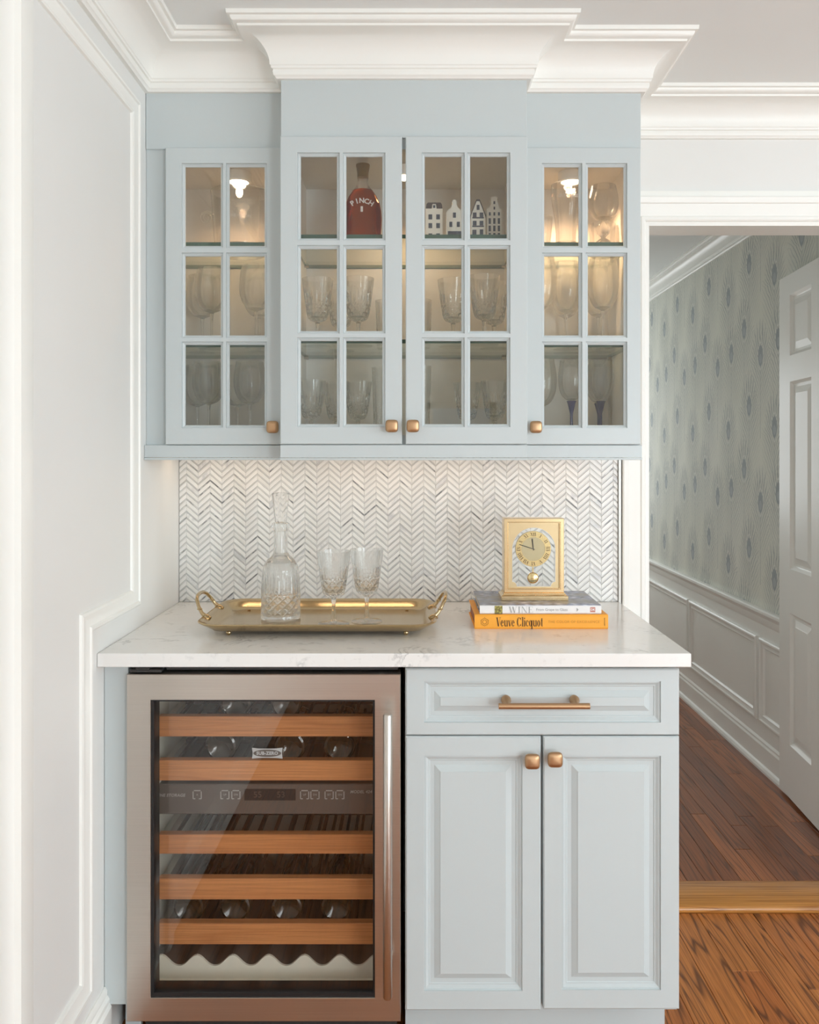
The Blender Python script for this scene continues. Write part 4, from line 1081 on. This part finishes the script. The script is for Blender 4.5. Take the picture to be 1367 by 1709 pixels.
# ================================================================== IN THE WALL CABINETS
S1, S2, S0 = 1.905, 1.640, 1.383          # upper shelf, lower shelf, cabinet floor
def wine_glass(loc, label, group, rmax, hs, hb, rf=0.036, stem_r=0.0032, stem_mat='stemware', flare=1.0):
    r = thing('wine_glass', loc, label, 'glass', group)
    pr = []
    for k in range(17):
        t_ = k/16; pr.append((max(0.004*flare, rmax*math.sin(PI*0.68*t_**0.5)), hs+hb*t_))
    pr[0] = (0.004*flare, hs)
    inn_ = [(max(0, a-0.0012), b+(0.0 if i else 0.004)) for i, (a, b) in enumerate(pr)][::-1]
    inn_[-1] = (0, hs+0.008)
    part('bowl', lathe_two([(0, hs-0.0005)] + pr, inn_, 44, None), 'stemware', r, smooth=True, local=True)
    st_ = [(0, 0.003), (stem_r*2.6, 0.0032), (stem_r*1.3, 0.012), (stem_r, 0.03), (stem_r, hs*0.7), (stem_r*1.5*flare, hs-0.006), (stem_r*1.9*flare, hs+0.001), (0, hs+0.002)]
    part('stem', MB().lathe(st_, 20), 'crystal' if stem_mat == 'stemware' else stem_mat, r, smooth=True, local=True)
    part('foot', MB().lathe([(0, 0), (rf-0.001, 0), (rf, 0.0008), (rf-0.001, 0.0016), (rf*0.5, 0.0026), (0, 0.0042)], 36), 'stemware', r, smooth=True, local=True)
    return r
def spread(first, locs, labels=None):
    os_ = [first] + [copy_tree(first) for _ in locs[1:]]
    for k, (o, l_) in enumerate(zip(os_, locs)):
        o.location = l_
        if labels: o['label'] = labels[k]
lab = 'large clear wine glass on the lower glass shelf of the cabinet by the panelled wall'
spread(wine_glass((0, 0, 0), lab, 'wine glasses under the ice bucket', 0.045, 0.098, 0.122), [(-0.556, 2.300, S2), (-0.605, 2.392, S2), (-0.428, 2.268, S2), (-0.440, 2.382, S2)], ['front clear wine glass nearer the panelled wall, one shelf below the ice bucket', 'rear clear wine glass nearer the panelled wall, one shelf below the ice bucket', 'front clear wine glass nearer the centre cabinet, one shelf below the ice bucket', 'rear clear wine glass nearer the centre cabinet, one shelf below the ice bucket'])
lab = 'clear wine glass on the floor of the cabinet by the panelled wall'
spread(wine_glass((0, 0, 0), lab, 'wine glasses on the cabinet floor by the panelled wall', 0.0435, 0.102, 0.118), [(-0.562, 2.292, S0), (-0.618, 2.388, S0), (-0.448, 2.285, S0), (-0.505, 2.395, S0)], ['front clear wine glass nearer the panelled wall, two shelves below the ice bucket', 'rear clear wine glass nearer the panelled wall, two shelves below the ice bucket', 'front clear wine glass nearer the centre cabinet, two shelves below the ice bucket', 'rear clear wine glass nearer the centre cabinet, two shelves below the ice bucket'])
lab = 'tall clear wine glass on the lower glass shelf beside the doorway'
spread(wine_glass((0, 0, 0), lab, 'wine glasses under the beer glass', 0.042, 0.100, 0.140), [(0.424, 2.315, S2), (0.346, 2.262, S2), (0.515, 2.268, S2), (0.5280, 2.385, S2), (0.4390, 2.404, S2)], ['tall clear wine glass in the middle, one shelf below the beer glass', 'tall clear wine glass nearest the centre cabinet, one shelf below the beer glass', 'front tall clear wine glass nearer the doorway, one shelf below the beer glass', 'rear tall clear wine glass nearest the doorway, one shelf below the beer glass', 'rear tall clear wine glass in the middle, one shelf below the beer glass'])
lab = 'wine glass with a dark blue stem on the cabinet floor beside the doorway'
spread(wine_glass((0, 0, 0), lab, 'blue-stemmed wine glasses', 0.0365, 0.112, 0.112, 0.034, 0.0042, 'navy_glass', 1.7), [(0.434, 2.292, S0), (0.516, 2.300, S0), (0.5330, 2.400, S0)], ['dark blue stemmed wine glass next to the large balloon glass on the cabinet floor', 'front dark blue stemmed wine glass nearer the doorway on the cabinet floor', 'rear dark blue stemmed wine glass nearest the doorway on the cabinet floor'])
wine_glass((0.347, 2.280, S0), 'large clear balloon glass on the cabinet floor next to blue-stemmed glasses', None, 0.044, 0.095, 0.130)

gm = goblet('crystal_goblet', (0, 0, 0), 'cut crystal goblet on the lower glass shelf of the double-door cabinet', 'crystal goblets on the lower glass shelf', 'crystal', 0.182, 60)
spread(gm, [(-0.2580, 2.250, S2), (-0.1480, 2.245, S2), (0.108, 2.262, S2), (0.188, 2.215, S2), (0.2225, 2.302, S2), (-0.205, 2.36, S2)], ['cut crystal goblet nearest the hinge one shelf below the empty shelf space', 'cut crystal goblet one shelf below the amber bottle', 'cut crystal goblet one shelf below the bell-gabled toy house', 'cut crystal goblet one shelf below the pointed toy house', 'cut crystal goblet one shelf below the tall narrow toy house', 'rear cut crystal goblet standing between two others one shelf below the amber bottle'])
gs_ = goblet('crystal_goblet', (0, 0, 0), 'smaller cut crystal goblet on the centre cabinet floor', 'crystal goblets on the cabinet floor', 'crystal', 0.163, 60)
spread(gs_, [(-0.2720, 2.225, S0), (-0.2120, 2.305, S0), (-0.1500, 2.255, S0), (0.148, 2.300, S0), (0.218, 2.232, S0)], ['small cut crystal goblet nearest the ice bucket cabinet on the centre cabinet floor', 'small rear cut crystal goblet between two others on the centre cabinet floor', 'small cut crystal goblet beside a slender flute on the centre cabinet floor', 'small rear cut crystal goblet nearer the beer glass cabinet on the centre cabinet floor', 'small front cut crystal goblet nearest the beer glass cabinet on the centre cabinet floor'])
def tumbler(loc, label, group, r0, r1, h, mat='crystal', nm='tumbler'):
    r = thing(nm, loc, label, 'glass', group)
    pr = [(0, 0), (r0*0.92, 0), (r0, 0.002)] + [(r0+(r1-r0)*k/8, 0.002+(h-0.002)*k/8) for k in range(1, 9)]
    pi_ = [(r1-0.0018, h), (r0-0.0022, 0.012), (r0*0.7, 0.009), (0, 0.0085)]
    part('wall', lathe_two(dense(pr, 0.004), pi_, 48, cutter(0.012, h*0.45, 10, 2, 0.0012)), mat, r, smooth=25, local=True)
    part('base_disc', MB().lathe([(0, 0.0002), (r0*0.9, 0.0002), (r0*0.9, 0.0025), (0, 0.0025)], 32), mat, r, local=True)
    return r
spread(tumbler((0, 0, 0), 'straight cut crystal highball glass on the lower glass shelf behind the door gap', 'highball glasses on the lower glass shelf', 0.029, 0.033, 0.132), [(-0.072, 2.300, S2), (0.018, 2.290, S2)], ['cut crystal highball glass on the lower glass shelf on the amber bottle side', 'cut crystal highball glass on the lower glass shelf on the toy house side'])
spread(tumbler((0, 0, 0), 'slender cut crystal flute standing on the cabinet floor behind the door gap', 'flutes on the cabinet floor', 0.022, 0.029, 0.205, 'crystal', 'flute'), [(-0.0860, 2.294, S0), (0.020, 2.255, S0)], ['slender cut crystal flute on the cabinet floor on the amber bottle side', 'slender cut crystal flute on the cabinet floor on the toy house side'])

# glass ice bucket with scroll handles
ib_ = thing('ice_bucket', (-0.480, 2.325, S1), 'large clear glass ice bucket with scroll handles and etched writing', 'bucket')
po_ = [(0, 0), (0.066, 0), (0.070, 0.003), (0.073, 0.02), (0.078, 0.09), (0.0835, 0.168), (0.0838, 0.171)]
pi_ = [(0.0808, 0.171), (0.0750, 0.09), (0.0695, 0.02), (0.062, 0.016), (0, 0.0155)]
part('bowl', lathe_two(dense(po_, 0.01), dense(pi_, 0.02), 64, None), 'stemware', ib_, smooth=True, local=True)
for sx in (-1, 1):
    pts = []
    for k in range(26):
        a = k/25*2.6*PI; rr = 0.0175-0.0045*k/25*2.4
        pts.append((sx*(0.078+0.016+math.cos(PI-a if sx > 0 else PI-a)*rr*1.0), -0.005, 0.102+math.sin(a)*rr))
    part('scroll_handle', MB().tube(pts, 0.0045, 10), 'cut_glass', ib_, smooth=True, local=True)
for s_, zz, sz in (('& FOUNDATION', 0.088, 0.0115), ):
    tm = text_mesh(s_, sz, 'CENTER', 0.0002)
    tm.v = [(0.0795*math.sin(a/0.0795), -0.0795*math.cos(a/0.0795)-c, zz+b) for a, b, c in tm.v]
    part('lettering', tm, 'etch', ib_, local=True)

# beer glass, footed goblet, tumbler, small glass in the cabinet by the doorway
pg = thing('beer_glass', (0.4145, 2.268, S1), 'tall curved beer glass with white brewery lettering under a puck light', 'glass')
po_ = [(0, 0), (0.027, 0), (0.0285, 0.003), (0.0275, 0.02), (0.0275, 0.045), (0.031, 0.085), (0.0375, 0.125), (0.0405, 0.150), (0.0400, 0.176)]
pi_ = [(0.0386, 0.176), (0.0390, 0.150), (0.0360, 0.125), (0.0295, 0.085), (0.0258, 0.045), (0.0255, 0.020), (0.020, 0.014), (0, 0.0135)]
part('wall', lathe_two(dense(po_, 0.006), dense(pi_, 0.012), 48, None), 'stemware', pg, smooth=True, local=True)
part('base_disc', MB().lathe([(0, 0.0003), (0.025, 0.0003), (0.025, 0.006), (0, 0.006)], 32), 'cut_glass', pg, local=True)
tm = text_mesh('GUINNESS', 0.0125, 'CENTER', 0.0002, 1.0, 0, 0.0002); tm.v = [(0.0412*math.sin(a/0.0412), -0.0412*math.cos(a/0.0412)-c, 0.137+b) for a, b, c in tm.v]
part('lettering', tm, 'print_white', pg, local=True)
hp = MB()     # little harp above the lettering
hp.add(*(lambda b: (b.v, b.f))(MB().tube([(0.004*math.cos(a)-0.001, -0.0418, 0.152+0.006*math.sin(a)) for a in [PI*0.1+k*PI*1.1/10 for k in range(11)]], 0.0006, 5)))
for k in range(4): hp.box(-0.003+k*0.0018, -0.0026+k*0.0018, -0.0420, -0.0416, 0.148, 0.156)
part('harp_emblem', hp, 'bright_gold', pg, local=True)
fg = thing('footed_goblet', (0.516, 2.268, S1), 'round-bowled footed beer goblet with bulb stem beside the beer glass', 'goblet')
pr = [(0.0035, 0.078)] + [(0.041*math.sin(PI*0.70*(k/12)**0.5), 0.078+0.095*k/12) for k in range(1, 13)]
part('bowl', lathe_two([(0, 0.0775)]+pr, [(max(0, a-0.0014), b) for a, b in pr][::-1][:-1]+[(0, 0.084)], 44, None), 'stemware', fg, smooth=True, local=True)
part('stem', MB().lathe([(0, 0.030), (0.006, 0.032), (0.008, 0.036), (0.016, 0.044), (0.019, 0.054), (0.016, 0.066), (0.008, 0.074), (0.005, 0.0785), (0, 0.079)], 32), 'stemware', fg, smooth=True, local=True)
part('foot', MB().lathe([(0, 0), (0.034, 0), (0.035, 0.001), (0.030, 0.008), (0.020, 0.022), (0.010, 0.030), (0, 0.032)], 36), 'stemware', fg, smooth=True, local=True)
tb = tumbler((0.5320, 2.352, S1), 'straight clear tumbler with dark lettering behind the footed goblet', None, 0.033, 0.037, 0.092, 'stemware')
for s_, zz, sz in (("JACK DANIEL'S", 0.022, 0.0088), ('No 7', 0.012, 0.0062)):
    tm = text_mesh(s_, sz, 'CENTER', 0.0002, 0.95); tm.v = [(0.0356*math.sin(a/0.0356-0.3), -0.0356*math.cos(a/0.0356-0.3)-c, zz+b) for a, b, c in tm.v]
    part('lettering', tm, 'ink', tb, local=True)
tumbler((0.348, 2.300, S1), 'short clear tumbler between cabinet side and beer glass', None, 0.028, 0.036, 0.095, 'stemware')

# amber dimple bottle
wb = thing('whisky_bottle', (-0.1335, 2.205, S1), 'amber three-sided dimple whisky bottle with dull gold cap', 'bottle')
def dimple(r, z, a):
    k = max(0.0, min(1.0, (z-0.012)/0.03))*max(0.0, min(1.0, (0.140-z)/0.05))
    return r*(1+0.03*k-0.17*k*max(0.0, math.cos(1.5*((a+PI/2+PI/3) % (2*PI/3)-PI/3)))**2)
pr = [(0, 0.002), (0.036, 0.001), (0.043, 0.004), (0.0475, 0.015), (0.0505, 0.040), (0.0515, 0.062), (0.0500, 0.085), (0.0455, 0.105), (0.0370, 0.124), (0.0270, 0.139)]
part('body', MB().lathe(dense(pr, 0.005) + [(0, 0.1395)], 72, rf=dimple), 'whisky', wb, smooth=60, local=True)
part('neck', MB().lathe([(0, 0.1398), (0.0268, 0.1398), (0.0200, 0.148), (0.0155, 0.157), (0.0145, 0.168), (0.0150, 0.1775), (0, 0.1775)], 36), 'bottle_clear', wb, smooth=True, local=True)
part('cap', MB().lathe([(0, 0.176), (0.0145, 0.176), (0.0150, 0.182), (0.0148, 0.186), (0.0185, 0.207), (0.0180, 0.2095), (0, 0.2100)], 36), 'cap_gold', wb, smooth=True, local=True)
import math as _m
word = 'PINCH'
for k, ch in enumerate(word):
    a = (k-2)*0.285; tm = text_mesh(ch, 0.0178, 'CENTER', 0.0003, 1, 0, 0.0005); R_ = 0.0445
    tm.v = [(R_*math.sin(a)+x*math.cos(a)+y*math.sin(a), -0.0482-z, 0.100-R_*(1-math.cos(a))-x*math.sin(a)+y*math.cos(a)) for x, y, z in tm.v]
    part('lettering', tm, 'print_white', wb, local=True)
part('label_mark', MB().box(-0.003, 0.003, -0.0472, -0.0464, 0.072, 0.086), 'etch', wb, local=True)

# four little porcelain canal houses
def house(x, y, w_, h, outline, wins, label, roof=None, door=None):
    r = thing('canal_house', (x, y, S1), label, 'figurine', 'porcelain canal houses')
    D_ = 0.026
    part('facade', MB().prism([(a*w_, b*h) for a, b in outline], lambda a, b: (a, -D_/2, b), lambda a, b: (a, D_/2, b)), 'porcelain', r, local=True)
    for (u, v, ww, hh) in wins:
        part('window', MB().box(u*w_-ww*w_/2, u*w_+ww*w_/2, -D_/2-0.0012, -D_/2+0.001, v*h-hh*h/2, v*h+hh*h/2), 'delft_dark', r, local=True)
    if roof:
        part('roof', MB().prism([(a*w_, b*h) for a, b in roof], lambda a, b: (a, -D_/2-0.0012, b), lambda a, b: (a, D_/2+0.001, b)), 'delft_brown', r, local=True)
    if door:
        u0, u1, v0, v1 = door
        part('shopfront', MB().box(u0*w_, u1*w_, -D_/2-0.0014, -D_/2+0.001, v0*h, v1*h), 'delft_dark', r, local=True)
    return r
HYp = 2.200
house(0.0545, HYp, 0.0440, 0.104, [(-0.5, 0), (0.5, 0), (0.5, 0.85), (0.14, 0.85), (0.10, 0.965), (-0.10, 0.965), (-0.14, 0.85), (-0.5, 0.85)],
      [(u, v, 0.22, 0.125) for u in (-0.23, 0.23) for v in (0.16, 0.42, 0.64)] + [(0, 0.90, 0.13, 0.07)], 'white porcelain canal house with a dark mansard roof',
      [(-0.5, 0.852), (-0.15, 0.852), (-0.11, 0.97), (0.11, 0.97), (0.15, 0.852), (0.5, 0.852), (0.46, 0.96), (0.38, 1.0), (-0.38, 1.0), (-0.46, 0.96)])
house(0.1075, HYp, 0.0430, 0.112, [(-0.5, 0), (0.5, 0), (0.5, 0.70), (0.42, 0.75), (0.20, 0.82), (0.12, 0.90), (0.14, 0.955), (0.10, 0.99), (0, 1.0), (-0.10, 0.99), (-0.14, 0.955), (-0.12, 0.90), (-0.20, 0.82), (-0.42, 0.75), (-0.5, 0.70)],
      [(-0.22, 0.42, 0.18, 0.12), (0.24, 0.42, 0.18, 0.12), (0.0, 0.635, 0.18, 0.12)], 'white porcelain canal house with bell gable and dark shopfront', None, (-0.4, 0.42, 0.0, 0.26))
house(0.1695, HYp, 0.0370, 0.109, [(-0.5, 0), (0.5, 0), (0.5, 0.64), (0.10, 0.99), (-0.10, 0.99), (-0.5, 0.64)],
      [(u, v, 0.26, 0.11) for u in (-0.24, 0.24) for v in (0.46, 0.66)] + [(-0.26, 0.20, 0.28, 0.20), (0.24, 0.22, 0.24, 0.18), (0, 0.84, 0.2, 0.12), (0, 0.385, 0.82, 0.03), (0, 0.59, 0.82, 0.03)], 'white porcelain canal house with a steep pointed dark-edged gable',
      [(-0.54, 0.62), (-0.50, 0.66), (-0.11, 1.0), (0.11, 1.0), (0.50, 0.66), (0.54, 0.62), (0.56, 0.645), (0.12, 1.03), (-0.12, 1.03), (-0.56, 0.645)])
house(0.2120, HYp, 0.0385, 0.121, [(-0.5, 0), (0.5, 0), (0.5, 0.72), (0.30, 0.76), (0.20, 0.86), (0.20, 0.94), (0.25, 0.955), (0.22, 0.985), (0, 1.0), (-0.22, 0.985), (-0.25, 0.955), (-0.20, 0.94), (-0.20, 0.86), (-0.30, 0.76), (-0.5, 0.72)],
      [(u, v, 0.15, 0.12) for u in (-0.31, 0.0, 0.31) for v in (0.14, 0.30, 0.46)] + [(u, 0.615, 0.12, 0.07) for u in (-0.31, 0.0, 0.31)] + [(0, 0.74, 0.1, 0.06), (0, 0.86, 0.12, 0.06)], 'tall narrow porcelain canal house with a neck gable and many windows')
